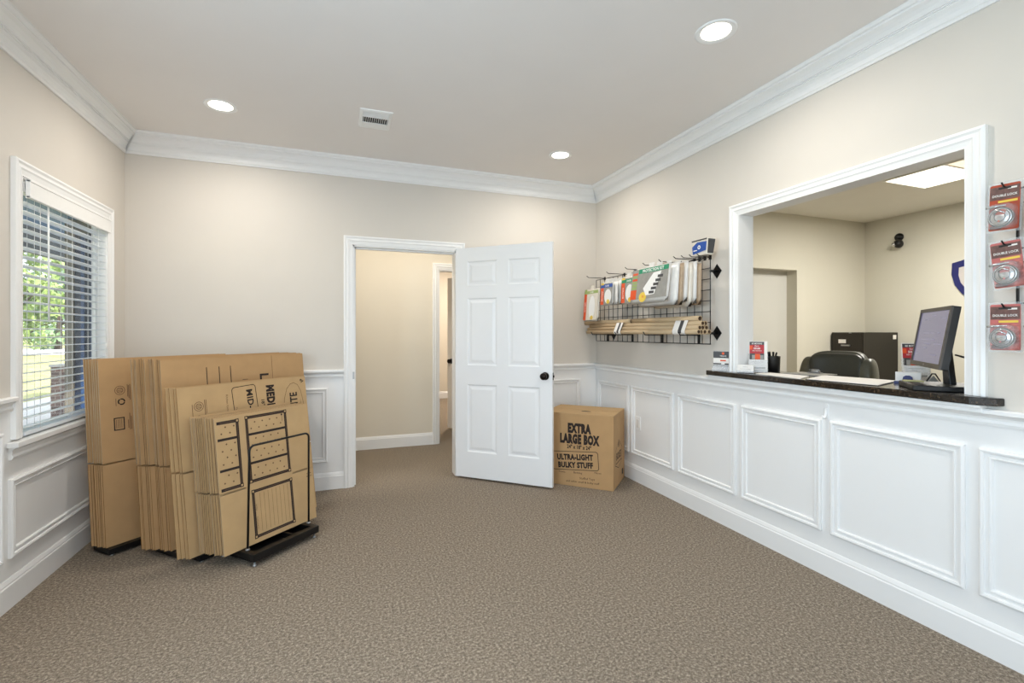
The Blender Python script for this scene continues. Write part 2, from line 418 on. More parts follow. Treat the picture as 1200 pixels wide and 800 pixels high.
# door casing and jamb
mb = MB(); casing(mb, PB, .043, 1.080, 0, 2.105, PROF_CASE)
mb.box((DX0 - .002, YB - .002, 0), (DX0 + .016, YB + .125, DZ)); mb.box((DX1 - .016, YB - .002, 0), (DX1 + .002, YB + .125, DZ)); mb.box((DX0, YB - .002, DZ - .016), (DX1, YB + .125, DZ + .002))
mb.box((DX0 + .016, YB + .045, 0), (DX0 + .028, YB + .08, DZ - .016)); mb.box((DX0 + .016, YB + .045, DZ - .028), (DX1 - .016, YB + .08, DZ - .016))
mb.box((DX0 + .0155, YB - .0035, .905), (DX0 - .004, YB + .03, .965), 1)
trim(mb, ['trim', 'steel'])
# pass-through casing and jamb
mb = MB(); casing(mb, PR, 1.128, 2.452, 1.036, 2.125, PROF_CASE)
mb.box((XR - .004, PY1 - .001, 1.036), (XR + .112, PY1 + .012, PZ1)); mb.box((XR - .004, PY0 - .012, 1.036), (XR + .112, PY0 + .001, PZ1)); mb.box((XR - .004, PY0 - .012, PZ1 - .001), (XR + .112, PY1 + .012, PZ1 + .012))
trim(mb)

# ------------------------------------------------------------------ window_1 with blind
mb = MB(); casing(mb, PL, 2.925, 3.977, .785, 2.13, PROF_CASE)
mb.box((XL - .066, WY0 - .001, WZ0), (XL + .004, WY0 + .010, WZ1)); mb.box((XL - .066, WY1 - .010, WZ0), (XL + .004, WY1 + .001, WZ1)); mb.box((XL - .066, WY0, WZ1 - .01), (XL + .004, WY1, WZ1 + .001))
win = struct('window_1', mb, 'trim')
mb = MB(); mb.box((XL - .066, WY0, WZ0 - .012), (XL + .004, WY1, WZ0 + .006)); mb.box((XL + .004, 2.885, WZ0 - .018), (XL + .048, 4.017, WZ0 + .006))
strip(mb, PL, 2.91, 3.99, [(0, .69), (.012, .69), (.018, .705), (.012, .715), (.014, .735), (.03, .748), (.032, .752), (0, .752)])
mb.build('window_sill', 'trim', win, bevel=.003)
mb = MB(); x0 = XL - .068; x1 = XL - .045
for q in ((WY0 + .01, WZ0 + .006, WY0 + .03, WZ1 - .01), (WY1 - .022, WZ0 + .006, WY1 - .01, WZ1 - .01), (WY0 + .03, WZ0 + .006, WY1 - .022, WZ0 + .03), (WY0 + .03, WZ1 - .04, WY1 - .022, WZ1 - .01)):
    mb.box((x0, q[0], q[1]), (x1, q[2], q[3]))
mb.build('window_frame', 'white', win, bevel=.002)
mb = MB(); mb.box((XL - .058, WY0 + .025, WZ0 + .025), (XL - .055, WY1 - .018, WZ1 - .03)); mb.build('pane', 'glass', win)

XB = XL + .022      # the blind hangs towards the room side of the reveal
bl = thing('window_blind', 'white horizontal slat blind hanging open in the window behind the cardboard stacks', 'blind', (XB - .03, (WY0 + WY1) / 2, WZ0))
def rel(mb, o):
    for i, v in enumerate(mb.v): mb.v[i] = (v[0] - o.location.x, v[1] - o.location.y, v[2] - o.location.z)
    return mb
ya, yb = WY0 + .016, WY1 - .016
mb = MB(); mb.box((XB - .004, WY0 + .004 + .008, 1.955), (XB + .012, WY1 - .012, 2.045)); mb.box((XB - .004, WY0 + .012, 1.955), (XB + .015, WY1 - .012, 1.966)); mb.box((XB - .004, WY0 + .012, 2.034), (XB + .015, WY1 - .012, 2.045)); rel(mb, bl).build('valance', 'white', bl, bevel=.002)
mb = MB(); mb.box((XB - .058, ya, 1.985), (XB - .012, yb, 2.035)); rel(mb, bl).build('headrail', 'white', bl)
mb = MB(); z = .822; tl = math.radians(4)
while z < 1.975:
    dx = .025 * math.cos(tl); dz = .025 * math.sin(tl)
    cx = XB - .035
    pr_ = [(cx - dx, z - dz), (cx - .008, z + .0022), (cx + .008, z + .0022), (cx + dx, z + dz)]
    V = []
    for yy in (ya, yb):
        V += [(px, yy, pz + .0014) for px, pz in pr_] + [(px, yy, pz - .0014) for px, pz in reversed(pr_)]
    mb.add(V, [(i, (i + 1) % 8, 8 + (i + 1) % 8, 8 + i) for i in range(8)] + [tuple(range(8)), tuple(range(15, 7, -1))])
    z += .0445
rel(mb, bl).build('slats', 'slat', bl)
mb = MB(); mb.box((XB - .060, ya, .786), (XB - .008, yb, .804)); rel(mb, bl).build('bottom_rail', 'slat', bl, bevel=.002)
for yy in (WY0 + .14, (WY0 + WY1) / 2, WY1 - .14):
    mb = MB()
    for xx in (XB - .0615, XB - .0085): mb.tube([(xx, yy, .80), (xx, yy, 1.99)], .0012, 5)
    mb.tube([(XB - .035, yy + .006, .80), (XB - .035, yy + .006, 1.99)], .001, 5)
    rel(mb, bl).build('ladder_cord', 'white', bl)
mb = MB(); mb.tube([(XB - .003, 3.195, 1.97), (XB + .0, 3.195, 1.35)], .0045, 6); rel(mb, bl).build('tilt_wand', 'white', bl)
mb = MB(); mb.tube([(XB - .004, WY1 - .045, 1.97), (XB - .002, WY1 - .045, 1.22)], .0014, 5); mb.lathe([(0, 0), (.006, .002), (.008, .02), (.003, .035), (0, .036)], 10, axis=Matrix.Translation((XB - .002, WY1 - .045, 1.19))); rel(mb, bl).build('pull_cord', 'white', bl)

# ------------------------------------------------------------------ door leaves
def door_leaf(name, p0, p1, z0, z1, th, two=True):
    """p0 hinge foot, p1 free edge foot"""
    a = Vector((p0[0], p0[1], 0)); b = Vector((p1[0], p1[1], 0)); u = (b - a).normalized(); W = (b - a).length; n = Vector((u.y, -u.x, 0)); Hh = z1 - z0
    mtx = Matrix(((u.x, 0, n.x, a.x), (u.y, 0, n.y, a.y), (0, 1, 0, z0), (0, 0, 0, 1)))   # local x along, y up, z out of the face
    xs = [0, .115 * W / .9, .40 * W / .9, .505 * W / .9, .79 * W / .9, W]
    rows = [(.105, .235), (.345, .86 - .04), (.0, .0)]
    ys = [0, .225, .82, .99, 1.58, 1.69, 1.905, Hh]
    pan = {(1, 1), (3, 1), (1, 3), (3, 3), (1, 5), (3, 5)}
    mb = MB()
    for side in (0, 1):
        zf = 0 if side == 0 else -th; sg = 1 if side == 0 else -1
        for i in range(5):
            for j in range(7):
                x0, x1, y0, y1 = xs[i], xs[i + 1], ys[j], ys[j + 1]
                if (i, j) in pan:
                    prev = [(x0, y0, zf), (x1, y0, zf), (x1, y1, zf), (x0, y1, zf)]
                    for ins, dep in ((.010, -.009), (.022, -.009), (.045, -.002)):
                        cur = [(x0 + ins, y0 + ins, zf + sg * dep), (x1 - ins, y0 + ins, zf + sg * dep), (x1 - ins, y1 - ins, zf + sg * dep), (x0 + ins, y1 - ins, zf + sg * dep)]
                        mb.add(prev + cur, [(k, (k + 1) % 4, 4 + (k + 1) % 4, 4 + k) for k in range(4)])
                        prev = cur
                    mb.add(prev, [(0, 1, 2, 3)])
                else: mb.add([(x0, y0, zf), (x1, y0, zf), (x1, y1, zf), (x0, y1, zf)], [(0, 1, 2, 3)])
    mb.add([(0, 0, 0), (W, 0, 0), (W, Hh, 0), (0, Hh, 0), (0, 0, -th), (W, 0, -th), (W, Hh, -th), (0, Hh, -th)], [(0, 1, 5, 4), (1, 2, 6, 5), (2, 3, 7, 6), (3, 0, 4, 7)])
    d = mb.build(name, 'door', mtx=mtx); d['kind'] = 'structure'
    return d, W, th
def knob(d, W, th, zk, z0):
    mb = MB()
    for sgn, off in ((1, 0), (-1, -th)):
        ax = Matrix.Translation((W - .062, zk - z0, off)) @ (Matrix.Identity(4) if sgn > 0 else Matrix.Rotation(math.pi, 4, 'X'))
        mb.lathe([(0, 0), (.033, 0), (.033, .006), (.014, .010), (.011, .030), (.018, .036), (.028, .046), (.029, .056), (.022, .066), (0, .069)], 24, axis=ax)
    k = mb.build('door_knob', 'bronze'); k.parent = d
d1, W1, t1 = door_leaf('door_1', (.989, 4.158), (1.655, 3.549), .018, 2.045, .035)
knob(d1, W1, t1, .935, .018)
mb = MB(); mb.box((W1 - .0005, .885, -.028), (W1 + .0012, .945, -.006)); mb.box((W1, .905, -.022), (W1 + .010, .925, -.012)); mb.build('latch_plate', 'bronze').parent = d1
for zz in (.2, 1.0, 1.8):
    mb = MB(); mb.tube([(-.006, zz, -.012), (-.006, zz + .09, -.012)], .0055, 8); mb.build('hinge', 'door').parent = d1
d2, W2, t2 = door_leaf('door_2', (2.0, 5.66), (1.412, 6.33), .018, 2.03, .035)
knob(d2, W2, t2, .915, .018)

# ------------------------------------------------------------------ hall beyond the door
HX = 7.9
wall('wall_hall', 1, YH, YH + .115, -1.0, HX, 0, H, [(1.10, 2.02, 0, 2.035)], mats=('hall',))
mb = MB(); mb.box((-1.0, YB + .115, H), (HX, 9.5, H + .06)); struct('ceiling_hall', mb, 'officeceil')
mb = MB(); mb.box((-1.1, YB + .115, 0), (-1.0, YH + .115, H)); struct('wall_hall_end', mb, 'hall')
mb = MB(); mb.box((.0, YH + .115, 0), (.1, 9.5, H)); struct('wall_room_left', mb, 'hall')
mb = MB(); mb.box((.0, 9.3, 0), (HX, 9.4, H)); struct('wall_room_end', mb, 'hall')
mb = MB(); mb.box((HX, YB + .1, 0), (HX + .1, 9.5, H)); struct('wall_hall_right', mb, 'hall')
def PH(u, o, z): return (u, YH - o, z)
def PE(u, o, z): return (u, 9.3 - o, z)
mb = MB(); strip(mb, PH, -1, 1.03, PROF_BASE); strip(mb, PH, 2.09, HX, PROF_BASE); struct('baseboard_hall', mb, 'trim')
mb = MB(); strip(mb, PE, .1, HX, PROF_BASE); struct('baseboard_room', mb, 'trim')
mb = MB(); casing(mb, PH, 1.03, 2.09, 0, 2.105, PROF_CASE)
mb.box((1.098, YH - .002, 0), (1.114, YH + .12, 2.035)); mb.box((2.006, YH - .002, 0), (2.022, YH + .12, 2.035)); mb.box((1.1, YH - .002, 2.02), (2.02, YH + .12, 2.037)); trim(mb)

# ------------------------------------------------------------------ office behind the counter
wall('wall_office_back', 1, OY1, OY1 + .144, XR + .1, OX1 + .1, 0, H, [(4.42, 5.295, 0, 2.062)], mats=('office',))
mb = MB(); mb.box((OX1, -.8, 0), (OX1 + .1, OY1 + .144, H)); struct('wall_office_right', mb, 'office')
mb = MB(); mb.box((XR + .1, -.9, 0), (OX1 + .1, -.8, H)); struct('wall_office_front', mb, 'office')
mb = MB(); mb.box((XR + .108, -.8, 0), (XR + .112, PY0 - .012, H)); mb.box((XR + .108, PY1 + .012, 0), (XR + .112, OY1, H)); mb.box((XR + .108, PY0 - .012, PZ1 + .012), (XR + .112, PY1 + .012, H)); mb.box((XR + .108, PY0 - .012, 0), (XR + .112, PY1 + .012, .98)); struct('wall_office_left', mb, 'office')
mb = MB(); mb.box((XR + .061, -.9, H), (OX1 + .1, OY1 + .144, H + .06)); struct('ceiling_office', mb, 'officeceil')
mb = MB(); mb.box((4.40, OY1 + .143, 0), (5.32, OY1 + .18, 2.08)); struct('door_3', mb, 'greydoor')
def PO(u, o, z): return (OX1 - o, u, z)
mb = MB(); strip(mb, PO, -.8, OY1, PROF_BASE); struct('baseboard_office', mb, 'trim')

# ------------------------------------------------------------------ ceiling fixtures
k = 0
LL = ['round recessed ceiling light above the cardboard stacks', 'small round recessed ceiling light near the far corner by the open door', 'largest round recessed ceiling light, above the counter side of the room', 'round recessed ceiling light above the camera side of the left wall']
for (x, y), lb in zip([(-.705, 3.49), (1.705, 3.505), (1.71, 1.81), (-.705, 1.81)], LL):
    t = thing('recessed_light', lb, 'ceiling light', (x, y, H), group='recessed ceiling lights')
    mb = MB(); mb.lathe([(.066, 0), (.070, -.001), (.088, -.006), (.094, -.004), (.096, 0)], 40); mb.lathe([(.066, 0), (.063, .0)], 40); mb.build('trim_ring', 'white', t)
    mb = MB(); mb.lathe([(0, -.004), (.03, -.0039), (.06, -.003), (.068, -.001)], 40); mb.build('light_lens', 'lens', t)
    l = lamp('downlight', 'AREA', (x, y, H - .012), 11, (1.0, .93, .84), .13); l.data.shape = 'DISK'; l.data.spread = math.radians(170)
# air vent
vt = thing('air_vent', 'small white square air register set in the ceiling', 'vent', (.2375, 3.35, H))
mb = MB(); w2, d2_ = .105, .145
prev = None
for ins, z in ((0, 0), (.003, -.006), (.022, -.010), (.024, -.004)):
    cur = [(-w2 + ins, -d2_ + ins, z), (w2 - ins, -d2_ + ins, z), (w2 - ins, d2_ - ins, z), (-w2 + ins, d2_ - ins, z)]
    if prev: mb.add(prev + cur, [(k, (k + 1) % 4, 4 + (k + 1) % 4, 4 + k) for k in range(4)])
    prev = cur
mb.box((-.08, -.045, -.009), (.08, .035, -.003)) if False else None
mb.box((-w2 + .02, .048, -.0095), (w2 - .02, d2_ - .02, -.004)); mb.box((-w2 + .02, -.052, -.0095), (w2 - .02, -.040, -.004))
mb.build('register_frame', 'white', vt)
mb = MB(); mb.box((-w2 + .02, -d2_ + .02, -.002), (w2 - .02, d2_ - .02, -.001)); mb.build('duct_shade', 'blackp', vt)  # black plate stands in for the darkness behind the louvers
mb = MB()
for i in range(12):
    x = -w2 + .028 + i * .0137
    mb.add([(x, -.040, -.009), (x + .004, -.040, -.002), (x + .004, .048, -.002), (x, .048, -.009), (x + .0012, -.040, -.009), (x + .0052, -.040, -.002), (x + .0052, .048, -.002), (x + .0012, .048, -.009)],
           [(0, 1, 2, 3), (4, 5, 6, 7), (0, 1, 5, 4), (2, 3, 7, 6), (1, 2, 6, 5), (3, 0, 4, 7)])
for i in range(5):
    y = -.118 + i * .0135
    mb.box((-w2 + .024, y, -.008), (w2 - .024, y + .007, -.003))
mb.build('louvers', 'white', vt)
# fluorescent troffer in the office
tf = thing('fluorescent_troffer', 'bright rectangular fluorescent light panel on the office ceiling', 'ceiling light', (5.16, 2.46, H))
mb = MB()
for a, b in (((-.31, -.56, -.02), (-.295, .56, 0)), ((.295, -.56, -.02), (.31, .56, 0)), ((-.295, -.56, -.02), (.295, -.545, 0)), ((-.295, .545, -.02), (.295, .56, 0)), ((-.295, .06, -.02), (.295, .08, 0))): mb.box(a, b)
mb.build('light_frame', 'white', tf)
mb = MB(); mb.box((-.295, .08, -.014), (.295, .545, -.002)); mb.build('light_lens', 'fluor', tf)
mb = MB(); mb.box((-.295, -.545, -.014), (.295, .06, -.002)); mb.build('light_lens', 'fluor_dim', tf)
lamp('troffer_light', 'AREA', (5.16, 2.46, H - .03), 88, (1.0, .97, .90), .58, 1.08)
lamp('hall_fill', 'AREA', (.7, 4.45, H - .03), 24, (1.0, .95, .86), 1.6, .15)  # added fill without a fixture, evens out the hall wall
lamp('room_fill', 'AREA', (2.2, 7.9, H - .03), 80, (1.0, .88, .76), .6, .6)  # unseen lamp added to brighten the room past the hall

# dome camera on the office far wall
dc = thing('dome_camera', 'small black dome camera fixed high on the office wall', 'security camera', (OX1, 3.86, 2.43))
rx = Matrix.Rotation(math.radians(-90), 4, 'Y')
mb = MB(); mb.lathe([(0, 0), (.032, 0), (.032, .012), (.014, .018), (.012, .04), (0, .04)], 20, axis=Matrix.Translation((0, 0, .03)) @ rx); mb.build('mount', 'blackp', dc)
mb = MB(); mb.sup((-.05, -.02, -.03), (.034, .034, .034), 1.0, nu=20, nv=12); mb.build('camera_ball', 'blackp', dc)
mb = MB(); mb.sup((-.072, .0, -.035), (.018, .018, .018), 1.0, nu=16, nv=10); mb.build('camera_lens', 'disc', dc)
dc.scale = (1.5, 1.5, 1.5)
# blue shield sign
sh = thing('shield_sign', 'navy blue outlined shield emblem on the office wall', 'sign', (OX1 - .002, 3.13, 1.90))
def shield(s):
    R = [(0, .232), (-.10, .198), (-.19, .178), (-.195, .05), (-.165, -.07), (-.10, -.17), (0, -.25)]
    pts = R + [(-x, y) for x, y in reversed(R[1:-1])]
    return [(x * s, y * s + (.0) * (1 - s)) for x, y in pts]
mt = Matrix(((0, 0, -1, 0), (-1, 0, 0, 0), (0, 1, 0, 0), (0, 0, 0, 1)))
mb = MB(); o, i = shield(1), shield(.68); n = len(o)
V = [(x, y, 0) for x, y in o] + [(x, y, 0) for x, y in i] + [(x, y, .012) for x, y in o] + [(x, y, .012) for x, y in i]
F = []
for k in range(n):
    k2 = (k + 1) % n; F += [(2 * n + k, 2 * n + k2, 3 * n + k2, 3 * n + k), (k, k2, 2 * n + k2, 2 * n + k), (n + k, n + k2, 3 * n + k2, 3 * n + k)]
mb.add(V, F); mb.xf(mt); mb.build('outline', 'shield', sh)
mb = MB(); mb.prism(i, 0, .006); mb.xf(mt); mb.build('field', 'shield_in', sh)

# ------------------------------------------------------------------ filing cabinets
def file_cabinet(y0, label, first):
    t = thing('filing_cabinet', label, 'filing cabinet', (5.87, y0, 0))
    Wc = .385
    mb = MB(); mb.box((.012, 0, .0), (.64, Wc, 1.30)); mb.build('cabinet_body', 'cabinet', t, bevel=.004)
    for i in range(4):
        z0 = .03 + i * .317
        mb = MB(); mb.box((-.006, .008, z0), (.011, Wc - .008, z0 + .307)); d = mb.build('drawer', 'cabinet', t, bevel=.003)
        mb = MB(); mb.box((-.022, .14, z0 + .15), (-.018, .245, z0 + .168)); mb.box((-.018, .14, z0 + .15), (-.006, .15, z0 + .168)); mb.box((-.018, .235, z0 + .15), (-.006, .245, z0 + .168)); mb.build('handle', 'steel', d)
        mb = MB(); yc = .245 if first else .055
        if i == 3:
            if first: mb.box((-.0095, .195, z0 + .185), (-.006, .285, z0 + .232))
            else: mb.box((-.0095, .015, z0 + .262), (-.006, .068, z0 + .297))
        else: mb.box((-.0095, .15, z0 + .2), (-.006, .235, z0 + .24))
        mb.build('label_card', 'paper', d)
    mb = MB(); mb.box((.545, -.0015, 1.215), (.605, 0, 1.268)); mb.build('sticker', 'paper', t)
    mb = MB(); mb.box((.010, .14, 1.285), (.02, .17, 1.302)); mb.build('lock', 'steel', t)
    return t
file_cabinet(3.872, 'dark brown steel filing cabinet standing in the office corner', True)

# ------------------------------------------------------------------ office chair
ch = thing('office_chair', 'charcoal padded leather executive chair behind the counter', 'chair', (3.72, 2.62, 0), math.radians(0))
ca = math.radians(150)
CH = Matrix.Translation((3.70, 2.62, 0)) @ Matrix.Rotation(math.radians(-78), 4, 'Z') @ Matrix.Diagonal((.80, .9, 1.0, 1))   # local -y faces the counter
ch.matrix_world = CH
def bend(p):
    x, y, z = p; return (x, y + .10 * (x / .3) ** 2 * -1 + (z - .8) * .16, z)
mb = MB(); mb.sup((0, .0, .86), (.27, .075, .29), .45, nu=32, nv=20, fn=bend); mb.build('backrest', 'leather', ch)
mb = MB(); mb.sup((0, -.035, 1.03), (.235, .06, .105), .5, nu=32, nv=16, fn=bend); mb.build('headrest', 'leather', ch)
for sx in (-1, 1):
    mb = MB(); mb.sup((sx * .275, -.01, .90), (.062, .085, .20), .6, nu=20, nv=16, fn=lambda p: (p[0] + (p[2] - .9) * .10 * sx * -1, p[1] - .05 + (p[2] - .8) * .16, p[2])); mb.build('side_bolster', 'leather2', ch)
mb = MB(); mb.sup((0, -.28, .50), (.27, .27, .075), .5, nu=28, nv=12); mb.build('seat', 'leather', ch)
for sx in (-1, 1):
    mb = MB(); mb.tube([(sx * .30, -.05, .50), (sx * .31, -.08, .70), (sx * .31, -.36, .70), (sx * .30, -.40, .50)], .02, 8); mb.sup((sx * .31, -.22, .73), (.04, .17, .025), .5, nu=16, nv=8); mb.build('armrest', 'blackp', ch)
mb = MB(); mb.tube([(0, -.25, .07), (0, -.25, .44)], .028, 12)
mb.build('column', 'black', ch)
mb = MB()
for i in range(5):
    a = 2 * math.pi * i / 5; c_, s_ = math.cos(a), math.sin(a)
    mb.tube([(0, -.25, .10), (.30 * c_, -.25 + .30 * s_, .07)], [.028, .016], 8)
mb.build('base', 'black', ch)
for i in range(5):
    a = 2 * math.pi * i / 5; mb = MB(); c_, s_ = math.cos(a), math.sin(a)
    mb.tube([(.30 * c_ - .02 * s_, -.25 + .30 * s_ + .02 * c_, .03), (.30 * c_ + .02 * s_, -.25 + .30 * s_ - .02 * c_, .03)], .03, 14); mb.build('caster', 'blackp', ch)

# ------------------------------------------------------------------ granite counter
ZC = 1.035
mb = MB()
mb.prism([(XR - .062, 2.615), (XR - .062, 1.160), (XR - .030, 1.088), (XR - .0005, 1.076), (XR - .0005, PY0 + .002), (XR + .36, PY0 + .002), (XR + .36, PY1 - .002), (XR - .0005, PY1 - .002), (XR - .0005, 2.615)], ZC - .032, ZC)
tag(mb.build('countertop', 'granite', bevel=.004), 'dark speckled granite slab forming the service counter in the wall opening', 'countertop')
mb = MB(); mb.box((XR - .052, 1.13, .990), (XR, 2.60, 1.002)); mb.box((XR - .040, 1.13, .972), (XR, 2.60, .990)); trim(mb, bevel=.002)

def label_face(W_, H_, parent, fn, mats, mtx=None, name='printing'):
    mb = MB(); fn(mb)
    o = mb.build(name, mats); o.parent = parent
    if mtx is not None: o.matrix_local = mtx
    return o
def upright(x, y, z, face_deg, lean=0):
    """local x = right seen from the front, y = up, z = towards the viewer; face_deg: heading of the front normal measured from +X"""
    a = math.radians(face_deg); n = Vector((math.cos(a), math.sin(a), 0)); r = Vector((-n.y, n.x, 0)); r = Vector((-math.sin(a), math.cos(a), 0))
    upv = Vector((0, 0, 1)); l = math.radians(lean)
    Y = upv * math.cos(l) - n * math.sin(l); Zv = n * math.cos(l) + upv * math.sin(l)
    X = Y.cross(Zv)
    return Matrix(((X.x, Y.x, Zv.x, x), (X.y, Y.y, Zv.y, y), (X.z, Y.z, Zv.z, z), (0, 0, 0, 1)))

# --- card display at the left end of the counter
t = thing('card_display', 'clear acrylic stand with dark grey and white cards, left end of the counter', 'card stand', mtx=upright(2.425, 2.50, ZC, 212, 0))
mb = MB(); mb.prism([(-.065, 0), (.065, 0), (.065, .135), (-.065, .135)], -.004, 0); mb.box((-.065, 0, 0), (.065, .004, .03)); mb.box((-.065, .004, .026), (.065, .03, .03)); mb.box((-.065, 0, -.05), (.065, .004, -.004)); mb.build('stand', 'acrylic').parent = t
mb = MB(); mb.box((-.062, .045, .001), (.062, .132, .004)); q = mb.build('card', 'paper'); q.parent = t
mb = MB(); rect(mb, -.062, .088, .062, .132, .0045, 0); disc(mb, 0, .119, .008, z=.005, mi=1); text(mb, 'TELLUS', 0, .098, .009, z=.0052, bold=.02, mi=2); rect(mb, .036, .118, .056, .126, .005, 2); rect(mb, -.018, .067, .018, .076, .005, 1); rect(mb, -.062, .046, -.012, .053, .005, 3); rect(mb, .01, .046, .062, .053, .005, 3)
mb.build('printing', ['dgrey', 'orange', 'paper', 'ink']).parent = t
# --- business card tray
t = thing('card_holder', 'low white holder with business cards in front of the red brochure', 'card holder', mtx=upright(2.445, 2.335, ZC, 215, 12))
mb = MB(); mb.box((-.048, .003, .0), (.048, .052, .008)); mb.build('cards', 'paper').parent = t
mb = MB(); mb.box((-.05, 0, -.004), (.05, .003, .014)); mb.box((-.05, .003, -.004), (.05, .04, -.001)); mb.box((-.05, .003, .010), (.05, .014, .013)); mb.build('tray', 'acrylic').parent = t
mb = MB(); text(mb, 'STORAGE', 0, .036, .005, z=.0086); rect(mb, -.03, .024, .03, .0255, .0086); mb.build('printing', 'grey').parent = t
# --- brochure holder
def brochures(name, label, x, y, deg, h=.205, w=.105, lean=10):
    t = thing(name, label, 'brochure holder', mtx=upright(x, y, ZC, deg, lean), group='brochure holders on the counter')
    W2 = w / 2
    mb = MB(); mb.box((-W2, .006, 0), (W2, h, .006)); b = mb.build('brochure', 'paper'); b.parent = t
    mb = MB(); rect(mb, -W2 + .003, .085, W2 - .018, h - .004, .0064, 0); text(mb, 'BE MOVING', -.007, h - .020, .009, z=.0068, bold=.02, sx=.9, mi=2); rect(mb, -W2 + .003, .15, -W2 + .02, h - .03, .0066, 1); text(mb, 'Earn', -.007, h - .036, .010, z=.0068, mi=2); text(mb, '50.00', -.007, h - .053, .012, z=.0068, bold=.03, mi=2); text(mb, 'PER MONTH', -.007, h - .066, .007, z=.0068, mi=2)
    rect(mb, -W2 + .003, .085, W2 - .018, .125, .0066, 4); rect(mb, -W2 + .003, h - .024, W2 - .018, h - .004, .0066, 4); rect(mb, -.035, .087, .03, .115, .0067, 3); rect(mb, -.018, .087, .012, .122, .0069, 1); mb.build('printing', ['crimson', 'orange', 'paper', 'grey', 'dgrey']).parent = b
    mb = MB(); mb.box((-W2 - .003, 0, -.003), (W2 + .003, .003, .035)); mb.box((-W2 - .003, .003, -.003), (-W2, .12, .035)); mb.box((W2, .003, -.003), (W2 + .003, .12, .035)); mb.box((-W2, .003, -.003), (W2, h - .05, -.0005)); mb.box((-W2, .003, .033), (W2, .08, .035)); mb.build('holder', 'acrylic').parent = t
    mb = MB(); mb.box((-W2 + .002, .02, .022), (W2 - .002, .082, .030)); c = mb.build('card_stack', 'paper'); c.parent = t
    mb = MB(); text(mb, 'Phone', -.01, .055, .007, z=.0308); rect(mb, -.035, .066, .035, .068, .0305); rect(mb, -.04, .024, .04, .034, .0305); mb.build('printing', 'dgrey').parent = c
    return t
brochures('brochure_holder', 'clear holder with a red brochure beside the black pen cup', 2.53, 2.315, 222)
brochures('brochure_holder', 'clear holder with a red brochure half hidden behind the monitor', 2.83, 1.60, 225)
# --- pen cup
pc = thing('pen_cup', 'round black pen cup beside the red brochure', 'pen cup', (2.655, 2.318, ZC))
mb = MB(); mb.lathe([(0, .004), (.040, .004), (.044, .105), (.047, .106), (.047, .103), (.043, 0), (0, 0)], 28); mb.build('cup', 'blackp', pc)
rp = random.Random(3)
PL_ = ['leaning towards the brochure', 'standing at the front', 'at the back of the cup', 'in the middle', 'leaning towards the chair', 'leaning towards the wall', 'standing near the rim']
for i, lb in enumerate(PL_):
    a = 2 * math.pi * i / 7 + .4; r = .012 if i != 3 else 0
    p0 = Vector((2.655 + .012 * math.cos(a + 2), 2.318 + .012 * math.sin(a + 2), ZC + .008)); p1 = Vector((2.655 + .026 * math.cos(a), 2.318 + .026 * math.sin(a), ZC + .125 + .006 * rp.random()))
    dv = (p1 - p0).normalized()
    q = thing('pen', f'black capped pen in the round pen cup, {lb}', 'pen', p0, group='pens in the cup')
    mb = MB(); mb.tube([Vector((0, 0, 0)), (p1 - p0) * .8], .0038, 8); mb.build('barrel', 'blackp', q)
    mb = MB(); mb.tube([(p1 - p0) * .8, (p1 - p0), (p1 - p0) + dv * .006], [.005, .005, .003], 8); mb.build('cap', 'black', q)
# --- papers, clipboard, desk pad
def sheet(name, pts, z0, z1, m, label, cat, group=None):
    mb = MB(); mb.prism(pts, z0, z1); return tag(mb.build(name, m), label, cat, group)
cb = thing('clipboard', 'clipboard with steel clip lying on the counter before the chair', 'clipboard', (2.74, 2.12, ZC), math.radians(10))
mb = MB(); mb.prism(roundrect(-.10, -.11, .10, .11, .01), 0.001, .005); mb.build('board', 'grey', cb)
mb = MB(); mb.box((.04, -.04, .005), (.07, .04, .010)); mb.tube([(.05, -.03, .010), (.045, -.028, .028), (.045, .028, .028), (.05, .03, .010)], .003, 6); mb.sup((.055, 0, .016), (.012, .03, .008), .6, nu=12, nv=8); mb.build('clip', 'steel', cb)
sheet('paper_sheet', [(2.452, 2.262), (2.60, 2.31), (2.612, 2.03), (2.40, 1.915)], ZC + .0008, ZC + .003, 'paper', 'white sheet of paper on the counter left of the desk pad', 'paper')
dp = thing('desk_pad', 'flat writing pad with a white sheet in the middle of the counter', 'desk pad', (2.59, 1.78, ZC), 0)
def quadp(pts, ins):
    c = (sum(p[0] for p in pts) / 4, sum(p[1] for p in pts) / 4); return [(c[0] + (p[0] - c[0]) * ins - 2.59, c[1] + (p[1] - c[1]) * ins - 1.78) for p in pts]
Q = [(2.405, 1.890), (2.735, 2.03), (2.79, 1.655), (2.44, 1.535)]
mb = MB(); mb.prism(quadp(Q, 1.0), .0005, .003); mb.build('mat', 'blackp', dp)
mb = MB(); mb.prism(quadp(Q, .96), .003, .0045); mb.build('pad_sheet', 'paper', dp)

# --- monitor
mx = Matrix.Translation((2.585, 1.41, 0))
T = upright(2.575, 1.40, ZC, 132, 0)
mon = thing('computer_monitor', 'flat black framed computer monitor standing at the right end of the counter', 'monitor', mtx=T)
